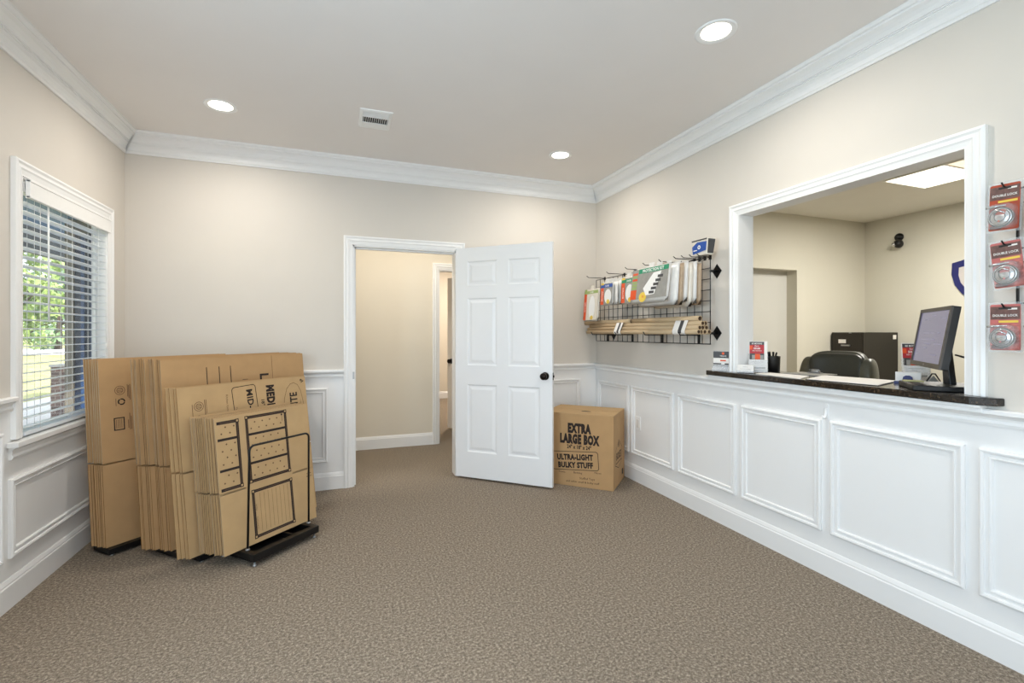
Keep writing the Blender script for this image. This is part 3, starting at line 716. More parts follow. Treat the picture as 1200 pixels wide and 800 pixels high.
# local: x right (seen from front), y up, z out of screen
tilt = Matrix.Translation((0, .235, 0)) @ Matrix.Rotation(math.radians(-9), 4, 'X')
mb = MB(); mb.prism(roundrect(-.222, -.138, .222, .138, .006), -.030, -.006); mb.xf(tilt); o = mb.build('casing', 'blackp'); o.parent = mon
mb = MB(); 
for a, b in (((-.222, -.138), (.222, -.116)), ((-.222, .122), (.222, .138)), ((-.222, -.116), (-.206, .122)), ((.206, -.116), (.222, .122))): mb.box((a[0], a[1], -.006), (b[0], b[1], .002))
mb.xf(tilt); o = mb.build('bezel', 'bezel'); o.parent = mon
mb = MB(); disc(mb, 0, -.127, .005, z=.0024); mb.xf(tilt); o = mb.build('badge', 'steel'); o.parent = mon
mb = MB(); mb.box((-.206, -.116, -.006), (.206, .122, -.002)); rs = random.Random(2)
for i in range(26):
    x = rs.uniform(-.19, .12); y = rs.choice([.10, .085, .02, -.01, -.03, -.05, -.08]); rect(mb, x, y, x + rs.uniform(.02, .07), y + .003, -.0015, 1)
mb.xf(tilt); scn = mb.build('screen', ['screen', 'screenink']); scn.parent = mon
mb = MB(); mb.add([(-.045, .02, -.085), (.045, .02, -.085), (.045, .02, -.06), (-.045, .02, -.06), (-.035, .20, -.07), (.035, .20, -.07), (.035, .20, -.046), (-.035, .20, -.046)], [(0, 1, 2, 3), (4, 5, 6, 7), (0, 1, 5, 4), (1, 2, 6, 5), (2, 3, 7, 6), (3, 0, 4, 7)])
o = mb.build('neck', 'blackp', bevel=.004); o.parent = mon
mb = MB(); mb.prism(roundrect(-.10, -.115, .155, .12, .012), 0, .024); mb.xf(Matrix.Rotation(math.radians(-90), 4, 'X')); mb.xf(Matrix.Translation((0, 0.0, -.02)))
o = mb.build('base', 'blackp', bevel=.004); o.parent = mon
# cables to the wall
mb = MB(); mb.tube([(2.66, 1.345, 1.19), (2.74, 1.30, 1.165), (2.80, 1.24, 1.158), (2.84, 1.16, 1.155), (2.86, 1.0, 1.155)], .004, 8); tag(mb.build('monitor_cable', 'blackp'), 'upper black cable running off behind the monitor', 'cable')
mb = MB(); mb.tube([(2.665, 1.33, 1.185), (2.73, 1.27, 1.155), (2.80, 1.2, 1.11), (2.86, 1.14, 1.07), (2.9, 1.05, 1.0)], .0045, 8); tag(mb.build('monitor_cable', 'blackp'), 'lower black cable sloping down behind the monitor', 'cable')
# --- small items before the monitor
t = thing('card_tray', 'blue moulded holder full of white cards under the monitor', 'card holder', mtx=upright(2.70, 1.560, ZC, 205, 0))
mb = MB(); mb.prism(roundrect(-.055, 0, .055, .012, .004), -.02, .02); mb.prism([(-.022, .012), (.022, .012), (.018, .035), (.008, .042), (-.008, .042), (-.018, .035)], .012, .018); mb.build('tray', 'navy').parent = t
mb = MB(); mb.box((-.05, .012, -.012), (.05, .058, .006)); mb.build('cards', 'paper').parent = t
tt = thing('triangle_stand', 'small black triangular wire stand beside the monitor neck', 'stand', mtx=upright(2.745, 1.475, ZC, 225, 0))
mb = MB(); mb.tube([(-.035, .004, 0), (.035, .004, 0), (.006, .055, 0), (-.006, .055, 0), (-.035, .004, 0)], .004, 8); mb.build('frame', 'blackp').parent = tt
mb = MB(); mb.prism([(-.028, .008), (.028, .008), (0, .048)], -.002, 0); mb.build('insert', 'grey').parent = tt
sheet('sticky_note_pad', [(2.545, 1.485), (2.585, 1.520), (2.630, 1.465), (2.590, 1.430)], ZC + .0245, ZC + .029, 'clip', 'thin yellow note pad lying on the monitor base', 'note pad')

# ------------------------------------------------------------------ outlet and hook on the right wall
ol = thing('wall_outlet', 'white power outlet in the wainscot panel near the cardboard box', 'outlet', (XR, 3.488, .507))
mb = MB(); mb.prism(roundrect(-.036, -.06, .036, .06, .006), 0, .005); mb.xf(Matrix(((0, 0, -1, 0), (-1, 0, 0, 0), (0, 1, 0, 0), (0, 0, 0, 1)))); mb.build('cover_plate', 'white', ol, bevel=.001)
mb = MB(); mb.prism(roundrect(-.017, -.034, .017, .034, .003), .005, .0075); mb.xf(Matrix(((0, 0, -1, 0), (-1, 0, 0, 0), (0, 1, 0, 0), (0, 0, 0, 1)))); mb.build('receptacle', 'film', ol)
hk = thing('adhesive_hook', 'small white adhesive hook on the wainscot under the counter', 'hook', (XR, 1.797, .87))
mb = MB(); mb.prism(roundrect(-.012, -.035, .012, .045, .010), 0, .004); mb.xf(mt); mb.build('backing', 'trim', hk, bevel=.001)
mb = MB(); mb.tube([(-.004, 0, .02), (-.008, 0, -.01), (-.018, 0, -.03), (-.028, 0, -.032), (-.033, 0, -.018)], [.007, .008, .007, .006, .005], 10); mb.build('prong', 'trim', hk)

# ------------------------------------------------------------------ gridwall with merchandise on the right wall
GX = XR - .06
gw = thing('wire_grid_panel', 'black wire grid display panel on the wall holding kits and tubes', 'wire grid', (GX, 2.575, 1.215))
mb = MB(); GW, GH = 1.52, .595
for i in range(21):
    y = i * GW / 20; mb.tube([(0, y, 0), (0, y, GH)], .0028 if i not in (0, 20) else .0035, 6)
for i in range(9):
    z = i * GH / 8; mb.tube([(.004, 0, z), (.004, GW, z)], .0028 if i not in (0, 8) else .0035, 6)
mb.build('wire_mesh', 'black', gw)
for yy, zz in ((-.0, .50), (.0, .075), (1.3, .06), (1.3, .5)):
    mb = MB(); mb.tube([(0, yy, zz), (.056, yy, zz)], .008, 10)
    mb.add([(.056, yy - .042, zz), (.056, yy, zz - .05), (.056, yy + .042, zz), (.056, yy, zz + .05), (.0595, yy - .042, zz), (.0595, yy, zz - .05), (.0595, yy + .042, zz), (.0595, yy, zz + .05)], [(0, 1, 2, 3), (7, 6, 5, 4), (0, 1, 5, 4), (1, 2, 6, 5), (2, 3, 7, 6), (3, 0, 4, 7)])
    mb.build('wall_bracket', 'black', gw)
def hook(parent, y, z, L, x=0):
    mb = MB(); mb.box((x - .008, y - .012, z - .02), (x - .0035, y + .012, z + .012)); mb.tube([(x - .006, y, z), (x - L + .02, y, z), (x - L, y, z + .014)], .003, 6)
    return mb.build('peg_hook', 'black', parent)
# kit packets on hooks
def packet(name, label, yc, x, ztop, W_, H_, th, kind, tilt=0, group='mattress and furniture cover kits on the grid', body='film'):
    """front faces -X ; hangs with its top at ztop"""
    m = Matrix.Translation((x, yc, ztop)) @ Matrix.Rotation(math.radians(tilt), 4, 'Y') @ Matrix(((0, 0, -1, 0), (-1, 0, 0, 0), (0, 1, 0, 0), (0, 0, 0, 1)))
    t = thing(name, label, 'cover kit', mtx=m, group=group)
    mb = MB(); nx, ny = 10, 8; V = []
    def bul(i, j): 
        a = math.sin(math.pi * i / nx) ** .35 * math.sin(math.pi * min(1, max(0, j / ny))) ** .35 if 0 < i < nx and 0 < j < ny else 0
        return a
    rr = random.Random(hash(label) % 1000)
    rr = random.Random(len(label))
    F = []
    for side in (1, -1):
        o = len(V)
        for j in range(ny + 1):
            for i in range(nx + 1):
                V.append((-W_ / 2 + W_ * i / nx, -H_ * (1 - j / ny), side * th / 2 * bul(i, j) * (.94 + .06 * rr.random())))
        for j in range(ny):
            for i in range(nx):
                a = o + j * (nx + 1) + i; F.append((a, a + 1, a + nx + 2, a + nx + 1))
    mb.add(V, F, 0, True); mb.box((-.03, -.005, -.001), (.03, .028, .001))
    p = mb.build('packet', body); p.parent = t
    if kind:
        z = th / 2 + .0015; mb = MB(); ins = .008
        w2 = W_ / 2 - ins; h0 = -H_ + .012
        if kind == 'big':
            rect(mb, -w2, h0 + .022, w2, -.012, z, 0); rect(mb, -w2, h0 + .022, -w2 + .075, h0 + .095, z + .0008, 1)
            for i in range(6): rect(mb, -w2 + .012, h0 + .100 + i * .022, -w2 + .075, h0 + .116 + i * .022, z + .0008, [6, 6, 6, 1, 6, 1][i])
            rect(mb, -w2 + .085, -.046, w2, -.012, z + .0008, 2); text(mb, 'PROTECTION KIT', .04, -.040, .022, z=z + .0016, bold=.03, sx=1.0, mi=3)
            disc(mb, -w2 + .16, h0 + .035, .045, .038, z + .0009, 4); mb.add([(-.06, h0 + .10, z + .001), (-.02, h0 + .045, z + .001), (.08, h0 + .05, z + .001), (.14, -.05, z + .001), (.05, -.055, z + .001)], [(0, 1, 2, 3, 4)], 3)
            for i in range(5):
                for j in range(2): rect(mb, .045 + i * .022 - j * .03, h0 + .055 + i * .028, .075 + i * .022 - j * .03, h0 + .075 + i * .028, z + .0013, 5)
            text(mb, '10', -w2 + .16, h0 + .03, .018, z=z + .0014, mi=1, bold=.02)
        else:
            rect(mb, -w2, h0, w2, -.012, z, 8 if kind == 'plain' else 0); rect(mb, -w2, h0, -w2 + .05, -.050, z + .0008, 1); rect(mb, -w2 + .0, -.05, w2, -.022, z + .0008, {'blue': 7, 'green': 2, 'plain': 6}[kind])
            rect(mb, -w2 + .005, -.024, -w2 + .05, -.006, z + .001, 4 if kind != 'plain' else 6)
            text(mb, 'COVER', .01, -.043, .014, z=z + .0014, bold=.03, mi=3); text(mb, 'MATTRESS', -w2 + .032, (h0 - .05) / 2, .014, z=z + .0014, rot=math.pi / 2, bold=.02, mi=3)
            disc(mb, .025, (h0 - .05) / 2 - .005, .056, -(h0 + .06) / 2 * .92, z + .0009, 3); disc(mb, .03, h0 + .022, .027, .02, z + .0012, 4)
        mb.build('label', ['grey', 'orange', 'green', 'white', 'yellow', 'dgrey', 'lgreen', 'blue', 'film2']).parent = t
    return t
OX = GX - .003
# plain large packet at the far end
for yc, L in ((3.93, .20), (3.60, .19), (3.30, .20), (3.06, .20), (2.87, .20), (2.72, .19), (2.67, .165), (2.62, .14), (2.57, .12)):
    hook(gw, yc - 2.575, .60 - .004, L)
hz = 1.80
packet('cover_kit', 'tall clear cover kit with pale label at the corner end of the grid', 3.94, GX - .13, 1.71, .27, .31, .022, 'plain', 4, body='film2')
packet('cover_kit', 'cover kit with blue headed label hanging on the grid', 3.645, GX - .15, 1.742, .205, .21, .014, 'blue', 2)
for i in range(4):
    packet('cover_kit', f'thin white packet behind the blue headed kit, {["first","second","third","last"][i]} of four', 3.61 - i * .012, GX - .128 + i * .022, 1.742 + .003 * (i % 2), .20, .205, .012, None, 1)
packet('cover_kit', 'cover kit with green headed label hanging on the grid', 3.305, GX - .155, 1.752, .205, .225, .014, 'green', 2)
for i in range(3):
    packet('cover_kit', f'thin white packet behind the green headed kit, {["first","second","third"][i]} of three', 3.27 - i * .012, GX - .132 + i * .026, 1.752, .20, .22, .012, None, 1)
packet('cover_kit', 'large kit with green banner and grey picture, front of the grid', 2.945, GX - .205, 1.785, .45, .275, .020, 'big', 7)
for i, (b, dz) in enumerate((('film', 0), ('tan_edge', -.01), ('film', .004), ('film2', -.012), ('film', .0), ('tan_edge', -.016))):
    packet('cover_kit', f'plain bulging packet behind the large green banner kit, {["first","second","third","fourth","fifth","last"][i]} of six', 2.885 - i * .020, GX - .178 + i * .0245, 1.785 + dz, .44 - .012 * i, .30 - .008 * (i % 3), .024, None, 4 - i * .6, body=b)
# blue tape pack above the grid
bp_ = thing('moving_band_pack', 'clear tapered pack with a blue and white label on top of the wire grid', 'pack', mtx=Matrix.Translation((XR - .095, 2.60, 1.819)) @ Matrix(((0, 0, -1, 0), (-1, 0, 0, 0), (0, 1, 0, 0), (0, 0, 0, 1))))
mb = MB(); V = [(-.062, 0, -.03), (.062, 0, -.03), (.062, 0, .03), (-.062, 0, .03), (-.078, .112, -.036), (.078, .112, -.036), (.078, .112, .036), (-.078, .112, .036)]
mb.add(V, [(0, 1, 2, 3), (4, 5, 6, 7), (0, 1, 5, 4), (1, 2, 6, 5), (2, 3, 7, 6), (3, 0, 4, 7)]); mb.build('pack', 'film2', None, bevel=.008).parent = bp_
mb = MB(); mb.add([(-.066, .014, .0335), (.060, .030, .0345), (.070, .088, .0375), (-.02, .092, .0375), (-.07, .066, .036)], [(0, 1, 2, 3, 4)], 0)
mb.add([(.064, .01, -.024), (.064, .01, .026), (.0775, .105, .030), (.0775, .105, -.030)], [(0, 1, 2, 3)], 2)
mb.add([(-.071, .100, .0375), (.072, .100, .0375), (.074, .109, .0378), (-.073, .109, .0378)], [(0, 1, 2, 3)], 2)
disc(mb, 0, .056, .014, z=.0385, mi=1); disc(mb, 0, .056, .006, z=.039, mi=0); rect(mb, -.055, .035, -.02, .041, .0382, 1)
mb.build('label', ['blue', 'white', 'dgrey']).parent = bp_

# tube shelf brackets + tubes
for yy in (.10, .50, .90, 1.30):
    mb = MB(); mb.tube([(-.004, yy, .062), (-.17, yy, .062), (-.185, yy, .085)], .0045, 6); mb.box((-.012, yy - .010, 0), (-.0035, yy + .010, .075)); mb.build('shelf_bracket', 'black', gw)
TR = .0165; zb = 1.215 + .067 + TR
spots = []
for r_, n_ in ((0, 4), (1, 3), (2, 2)):
    for i in range(n_): spots.append((GX - .012 - TR - (i + r_ * .5) * 2 * TR, zb + r_ * TR * 1.74, r_, i))
rt = random.Random(5)
nm = {0: 'bottom', 1: 'middle', 2: 'upper'}; od = ['nearest the wall', 'second from the wall', 'third from the wall', 'outermost']
proto = None
for x, z, r_, i in spots:
    y0 = 2.55 + rt.uniform(-.01, .012); L = 1.50 + rt.uniform(-.01, .01)
    if proto is None:
        mb = MB(); n = 20
        prof = [(TR * .82, 0), (TR, 0), (TR, 1.5), (TR * .82, 1.5), (TR * .82, 1.40)]
        RX = Matrix.Rotation(math.radians(-90), 4, 'X'); mb.lathe([(TR * .72, .0), (TR, 0), (TR, 1.5), (TR * .72, 1.5)], n, axis=RX)
        mb.lathe([(TR * .72, 0), (TR * .72, .35), (0, .35)], n, 1, axis=RX); mb.lathe([(TR * .72, 1.5), (TR * .72, 1.2), (0, 1.2)], n, 1, axis=RX)
        proto = mb.build('cardboard_tube', ['tube', 'tubein_shade']); o = proto
    else: o = proto.copy(); COL.objects.link(o)
    o.location = (x, y0, z); tag(o, f'long brown cardboard tube on the wall grid, {nm[r_]} row, {od[i]}', 'tube', 'long cardboard tubes on the grid shelf')
mb = MB(); R2 = .02
mb.lathe([(R2 * .76, 0), (R2, 0), (R2, .78), (R2 * .76, .78)], 20, axis=RX); mb.lathe([(R2 * .76, 0), (R2 * .76, .2), (0, .2)], 20, 1, axis=RX); mb.lathe([(R2 * .76, .78), (R2 * .76, .5), (0, .5)], 20, 1, axis=RX)
st = mb.build('short_tube', ['tube', 'tubein_shade'])
st.location = (spots[-1][0] + TR * 1.0, 2.585, zb + 3 * TR * 1.74 + .0045); tag(st, 'shorter thick brown tube on top of the long tubes, end towards the counter', 'tube', 'short tubes on top')
s2 = st.copy(); COL.objects.link(s2); s2.location = (spots[-1][0] + TR * 1.0, 3.385, st.location.z); tag(s2, 'shorter thick brown tube on top of the long tubes, end towards the corner', 'tube', 'short tubes on top')
def band(yc, w_, lb):
    mb = MB(); cx = GX - .012 - 4 * TR; cz = zb + TR * 1.0; P = []
    R_ = TR + .003
    left = GX - .012 - 8 * TR - .001; right = GX - .012 + .001; zq = zb - TR - .003
    pts = [(right + .003, zq), (left + TR * .6, zq), (left - .002, zb - TR * .6), (left - .003, zb + TR * .5), (left + 1.7 * TR, zb + TR * 4.9), (right - 1.6 * TR, zb + TR * 4.9), (right + .003, zb + TR * .7)]
    V = [(x, yc - w_ / 2, z) for x, z in pts] + [(x, yc + w_ / 2, z) for x, z in pts]; n = len(pts)
    mb.add(V, [(i, (i + 1) % n, n + (i + 1) % n, n + i) for i in range(n)])
    V2 = [(x - .0006 if x < cx else x, yc - w_ * .22, z) for x, z in pts[2:5]] + [(x - .0006 if x < cx else x, yc + w_ * .05, z) for x, z in pts[2:5]]
    mb.add(V2, [(0, 1, 4, 3), (1, 2, 5, 4)], 1)
    tag(mb.build('label_band', ['paper', 'dgrey']), lb, 'label band', 'paper bands round the tubes')
band(2.72, .13, 'white paper band round the tubes near their counter end')
band(3.50, .10, 'white paper band round the tubes near the corner')

# ------------------------------------------------------------------ disc padlock packs at the right edge
lr = thing('hook_rail', 'black upright rail on the wall carrying the hanging disc lock packs', 'wall rail', (XR - .02, 1.0, 1.2))
mb = MB()
for yy in (.038, -.20): mb.box((.010, yy - .003, .20), (.0195, yy + .003, .645))
for zz in (.20, .41, .639): mb.box((.008, -.20, zz), (.014, .038, zz + .006))
mb.build('upright', 'black', lr)
def hang(y, z): 
    mb = MB(); mb.tube([(-.002, y, z), (-.105, y, z), (-.118, y, z + .012)], .0028, 6); mb.build('peg_hook', 'black', lr)
def lockpack(label, y, z, bg, yaw=0, roll=0):
    m = Matrix.Translation((XR - .115, y, z)) @ Matrix.Rotation(math.radians(yaw), 4, 'Z') @ Matrix.Rotation(math.radians(roll), 4, 'X') @ Matrix(((0, 0, -1, 0), (-1, 0, 0, 0), (0, 1, 0, 0), (0, 0, 0, 1)))
    t = thing('disc_lock_pack', label, 'padlock pack', mtx=m, group='disc lock packs')
    w2, h_ = .043, .158
    mb = MB(); mb.prism(roundrect(-w2, -h_, w2, .012, .006), -.001, .0008); mb.build('backing_card', bg).parent = t
    mb = MB(); rect(mb, -w2 + .001, -.044, w2 - .001, .004, .0012, 0); text(mb, 'DOUBLE LOCK', 0, -.033, .0085, z=.0016, bold=.02, sx=.88, mi=1); rect(mb, -.018, -.056, w2 - .006, -.048, .0013, 2); rect(mb, .008, -.008, .034, -.002, .0013, 1); rect(mb, -w2 + .004, -h_ + .004, -.005, -h_ + .018, .0013, 0); rect(mb, -w2 + .001, -.157, w2 - .001, -.062, .0011, 4); mb.build('printing', ['brownink', 'paper', 'yellow', 'crimson', 'orange2' if bg == 'orange2' else 'redlow']).parent = t
    mb = MB(); mb.box((-.018, -.006, -.003), (.018, .0, .0018)); mb.build('hang_slot', 'blackp').parent = t
    mb = MB(); ax = Matrix.Translation((-.002, -.112, .003)) @ Matrix.Diagonal((.92, .92, 1, 1))
    mb.lathe([(0, 0), (.036, 0), (.040, .004), (.041, .012), (.036, .018), (.033, .019), (.031, .0175), (.027, .0195), (0, .0195)], 36, axis=ax); mb.lathe([(.030, .0192), (.0315, .0200), (.0325, .0192)], 36, 1, axis=ax); mb.lathe([(.037, .0185), (.0385, .0175), (.0395, .016)], 36, 1, axis=ax); mb.lathe([(.016, .0198), (.0175, .0204), (.0185, .0198)], 30, 1, axis=ax); d = mb.build('disc_lock', ['disc', 'groove']); d.parent = t
    mb = MB(); mb.prism([(-.015, -.103), (.012, -.103), (.016, -.088), (.006, -.084), (-.010, -.086)], .0225, .0235); disc(mb, -.004, -.127, .0035, z=.0236); mb.build('shackle_gap', bg).parent = d
    mb = MB(); mb.tube([(-.02, -.098, .024), (-.004, -.088, .026), (.012, -.098, .024)], .003, 6); mb.build('shackle', 'chrome').parent = d
    mb = MB(); mb.tube([(-.050, -.071, .005), (-.035, -.069, .006), (.008, -.067, .005)], [.004, .005, .002], 8); mb.build('key', 'chrome').parent = t
    mb = MB(); mb.prism(roundrect(-w2 - .007, -h_ - .008, w2 + .007, .020, .008), -.0025, -.0012); P_ = roundrect(-.042, -.155, .040, -.065, .02); n_ = len(P_); mb.add([(x, y, .001) for x, y in P_] + [(x * .97, y, .0275) for x, y in P_], [(i, (i + 1) % n_, n_ + (i + 1) % n_, n_ + i) for i in range(n_)] + [tuple(range(n_, 2 * n_))])
    mb.build('blister', 'blister').parent = t
    return t
rows = [(1.833, 'top'), (1.618, 'middle'), (1.385, 'bottom')]
for (z, rn), bg, roll in zip(rows, ('orange2', 'red', 'red'), (2, -5, 0)):
    hang(.026, z - 1.2 + .002); hang(-.078, z - 1.2 + .002)
    lockpack(f'{"orange" if bg == "orange2" else "faded red"} backed disc lock blister pack, {rn} one next to the opening trim', 1.026, z, bg, 0, roll)
    lockpack(f'faded red backed disc lock blister pack, {rn} one cut by the picture edge', .922, z, 'red', 0, 0)

# ------------------------------------------------------------------ large moving box by the door
bx0 = Vector((2.104, 3.341, 0)); sx_ = Vector((2.418, 3.66, 0)) - bx0; Ls = sx_.length; eu = Vector((-sx_.y, sx_.x, 0)).normalized(); es = sx_.normalized()
# local: x to the right along the front face, y into the depth, z up
A = math.atan2(-eu.y, -eu.x)
mbx = Matrix.Translation(bx0) @ Matrix.Rotation(A, 4, 'Z')
xb = thing('moving_box', 'tall brown extra large moving box printed in black beside the open door', 'box', mtx=mbx)
BW, BD, BH = .60, Ls, .612
mb = MB(); mb.box((-BW, 0, 0), (0, BD, BH - .003)); mb.build('carton', 'card', xb, bevel=.004)
mb = MB(); mb.box((-BW + .001, .001, BH - .003), (-.001, BD / 2 - .0015, BH + .001)); mb.build('top_flap', 'card2', xb)
mb = MB(); mb.box((-BW + .001, BD / 2 + .0015, BH - .003), (-.001, BD - .001, BH + .002)); mb.build('top_flap', 'card2', xb)
mb = MB(); disc(mb, -.27, BD * .33, .045, .02, BH + .0015); mb.build('hand_hole_shade', 'ink', xb)  # flat black oval paints the dark inside of the hand hole
def fr(x, z): return (x, z)
mb = MB()
text(mb, 'EXTRA', -.29, .455, .074, bold=.075, sx=.58); text(mb, 'LARGE BOX', -.29, .365, .074, bold=.075, sx=.56); text(mb, '24" x 18" x 24"', -.29, .318, .032, bold=.04, sx=.72)
s0 = len(mb.v); text(mb, 'ULTRA-LIGHT', 0, .010, .046, bold=.06, sx=.74); text(mb, 'BULKY STUFF', 0, -.056, .046, bold=.06, sx=.74)
polyring(mb, roundrect(-.20, -.075, .20, .078, .02), .005)
mb.xf(Matrix.Translation((-.325, .215, 0)) @ Matrix.Rotation(math.radians(4), 4, 'Z'), s0)
text(mb, 'Towels', -.44, .105, .015, rot=.0); text(mb, 'Bedding', -.30, .110, .017, rot=.02); text(mb, 'Pillows', -.13, .128, .015); text(mb, 'Stuffed Toys', -.22, .068, .019, rot=.02); text(mb, 'and other small & bulky stuff', -.26, .036, .018, rot=.02)
mb.xf(Matrix(((1, 0, 0, 0), (0, 0, -1, 0), (0, 1, 0, 0), (0, 0, 0, 1)))); mb.build('front_printing', 'ink', xb)
mb = MB(); text(mb, 'BOXES', .20, .225, .062, bold=.03, sx=.70, rot=.0); polyring(mb, [(.07, .19), (.07, .30), (.20, .385), (.33, .30), (.33, .19), (.20, .145)], .005); disc(mb, .20, .345, .017, .026); rect(mb, .09, .195, .31, .202)
rect(mb, .33, .05, .38, .10)
mb.xf(Matrix(((0, 0, 1, 0), (1, 0, 0, 0), (0, 1, 0, 0), (0, 0, 0, 1)))); mb.build('side_printing', 'ink', xb)

# ------------------------------------------------------------------ flattened cartons and racks in the corner
AZ = math.radians(45.5)
U = Vector((math.sin(AZ), math.cos(AZ), 0)); N = Vector((math.cos(AZ), -math.sin(AZ), 0)); ZV = Vector((0, 0, 1))
def frame(P0, lean):
    l = math.radians(lean); V = ZV * math.cos(l) - N * math.sin(l); Q = N * math.cos(l) + ZV * math.sin(l)
    return Matrix(((U.x, V.x, Q.x, P0.x), (U.y, V.y, Q.y, P0.y), (U.z, V.z, Q.z, P0.z), (0, 0, 0, 1)))
def carton_mesh(name, W_, Hh, vc, sl, th, m):
    g = .005; pts = [(0, 0), (W_, 0), (W_, vc - g), (W_ - sl, vc - g), (W_ - sl, vc + g), (W_, vc + g), (W_, Hh), (0, Hh), (0, vc + g), (sl, vc + g), (sl, vc - g), (0, vc - g)]
    mb = MB()
    for z0, z1 in ((-.0038, 0), (-th, -th + .0038)):
        # body below, above and middle join, kept as one outline
        q = 0 if z1 == 0 else .006
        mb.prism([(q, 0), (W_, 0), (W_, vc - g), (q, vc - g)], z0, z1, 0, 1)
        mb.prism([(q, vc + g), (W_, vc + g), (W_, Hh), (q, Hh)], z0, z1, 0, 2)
        mb.prism([(sl, vc - g), (W_ - sl, vc - g), (W_ - sl, vc + g), (sl, vc + g)], z0, z1 - .0004, 0, 0)
    # folded long edges joining both layers (top and bottom)
    mb.box((0, Hh - .003, -th + .0038), (W_, Hh, -.0038), 0); mb.box((0, 0, -th + .0038), (W_, .003, -.0038), 0)
    return mb
def stack(n, P0, lean, W_, Hh, vc, sl, th, pitch, word, seed, m='card', dv=.006, du=.008, skew=0.0, up='edge_up', lo='edge'):
    rnd = random.Random(seed); first = None; out = []
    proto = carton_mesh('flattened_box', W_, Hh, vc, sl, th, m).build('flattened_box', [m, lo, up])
    alt = proto.data.copy(); alt.materials[1] = M[lo + '_dark']; alt.materials[2] = M[up + '_dark'] if up + '_dark' in M else M[up]  # shaded edge copy, gives dark lines between the cartons
    for i in range(n):
        o = proto if i == 0 else proto.copy()
        if i: COL.objects.link(o)
        if i and rnd.random() < .5: o.data = alt
        F_ = frame(P0 - N * (i * pitch) - U * (i * skew), lean)
        off = Matrix.Translation(((rnd.uniform(-du, du) if i else 0), (rnd.uniform(0, dv) if i else 0), 0)) @ Matrix.Rotation((rnd.uniform(-.003, .003) if i else 0), 4, 'Z')
        o.matrix_world = F_ @ off
        pos = 'front one' if i == 0 else ('last one at the back' if i == n - 1 else f'{["","second","third","fourth","fifth","sixth","seventh","eighth","ninth","tenth","eleventh","twelfth","thirteenth","fourteenth"][i]} from the front')
        tag(o, f'flattened brown carton in the {word}, {pos}', 'flattened box', f'flattened cartons in the {word}')
        out.append(o)
    return out
def printing(parent, fn, mats):
    mb = MB(); fn(mb); o = mb.build('printing', mats); o.parent = parent; return o
# D: small boxes at the front
PD = Vector((-.580, 2.955, .0745))
D = stack(13, PD, 7.0, .625, .745, .328, .155, .0115, .0135, 'short front stack', 1, 'card2', skew=.0026, du=.005, lo='edge_up')
def frameprint(mb, x0, y0, x1, y1, t=.017, left_open=False, corners=True):
    a = x0 if not left_open else x0
    for (p, q, r, s) in ((x0, y0, x1, y0 + t), (x0, y1 - t, x1, y1), (x1 - t, y0 + t, x1, y1 - t)) + (() if left_open else ((x0, y0 + t, x0 + t, y1 - t),)): rect(mb, p, q, r, s, .0007, 0)
    for (p, q, r, s) in ((x0 + t, y0 + t * .42, x1 - t, y0 + t * .56), (x0 + t, y1 - t * .56, x1 - t, y1 - t * .42), (x1 - t * .56, y0 + t, x1 - t * .42, y1 - t)) + (() if left_open else ((x0 + t * .42, y0 + t, x0 + t * .56, y1 - t),)): rect(mb, p, q, r, s, .0011, 1)
    cs = [(x1 - t, y0), (x1 - t, y1 - t)] + ([] if left_open else [(x0, y0), (x0, y1 - t)])
    for cx, cy in cs: ring(mb, cx - .002, cy - .002, cx + t + .002, cy + t + .002, .005, .0013, 0); rect(mb, cx + .003, cy + .003, cx + t - .003, cy + t - .003, .0014, 2)
def pD(mb):
    frameprint(mb, .012, .342, .140, .727, left_open=True); rect(mb, .012, .618, .124, .632, .0007); rect(mb, .012, .448, .124, .462, .0007)
    frameprint(mb, .180, .345, .460, .733); rect(mb, .197, .617, .443, .631, .0007); rect(mb, .197, .450, .443, .464, .0007)
    frameprint(mb, .186, .026, .462, .302)
    for j, (y0, y1) in enumerate(((.365, .445), (.47, .615), (.64, .71))):
        k_ = 2 if j != 1 else 4
        for r_ in range(k_):
            yy = y0 + (y1 - y0) * (r_ + .5) / k_
            for c_ in range(5):
                x = .215 + c_ * .05 + (.025 if r_ % 2 else 0)
                if x < .44: mb.add([(x - .006, yy, .0007), (x, yy - .006, .0007), (x + .006, yy, .0007), (x, yy + .006, .0007)], [(0, 1, 2, 3)], 3)
            for c_ in range(2):
                x = .035 + c_ * .05 + (.025 if r_ % 2 else 0)
                if x < .12: mb.add([(x - .006, yy, .0007), (x, yy - .006, .0007), (x + .006, yy, .0007), (x, yy + .006, .0007)], [(0, 1, 2, 3)], 3)
    for i in range(8): rect(mb, .235 + i * .027, .055, .2368 + i * .027, .275, .0007, 3)
    text(mb, 'FROM', .214, .20, .010, rot=math.pi / 2, mi=3); text(mb, 'CONTENTS', .214, .11, .010, rot=math.pi / 2, mi=3)
    text(mb, 'U.S.A.', .595, .292, .009, rot=0, bold=.02, sx=1.2); text(mb, 'SMALL', .595, .275, .009, bold=.02, sx=1.2); text(mb, 'recycle', .575, .115, .009, rot=math.pi / 2)
    rect(mb, .425, .665, .4275, .705, .0007); disc(mb, .426, .708, .006)
printing(D[0], pD, ['ink', 'inkgrey', 'card2', 'inkgrey'])
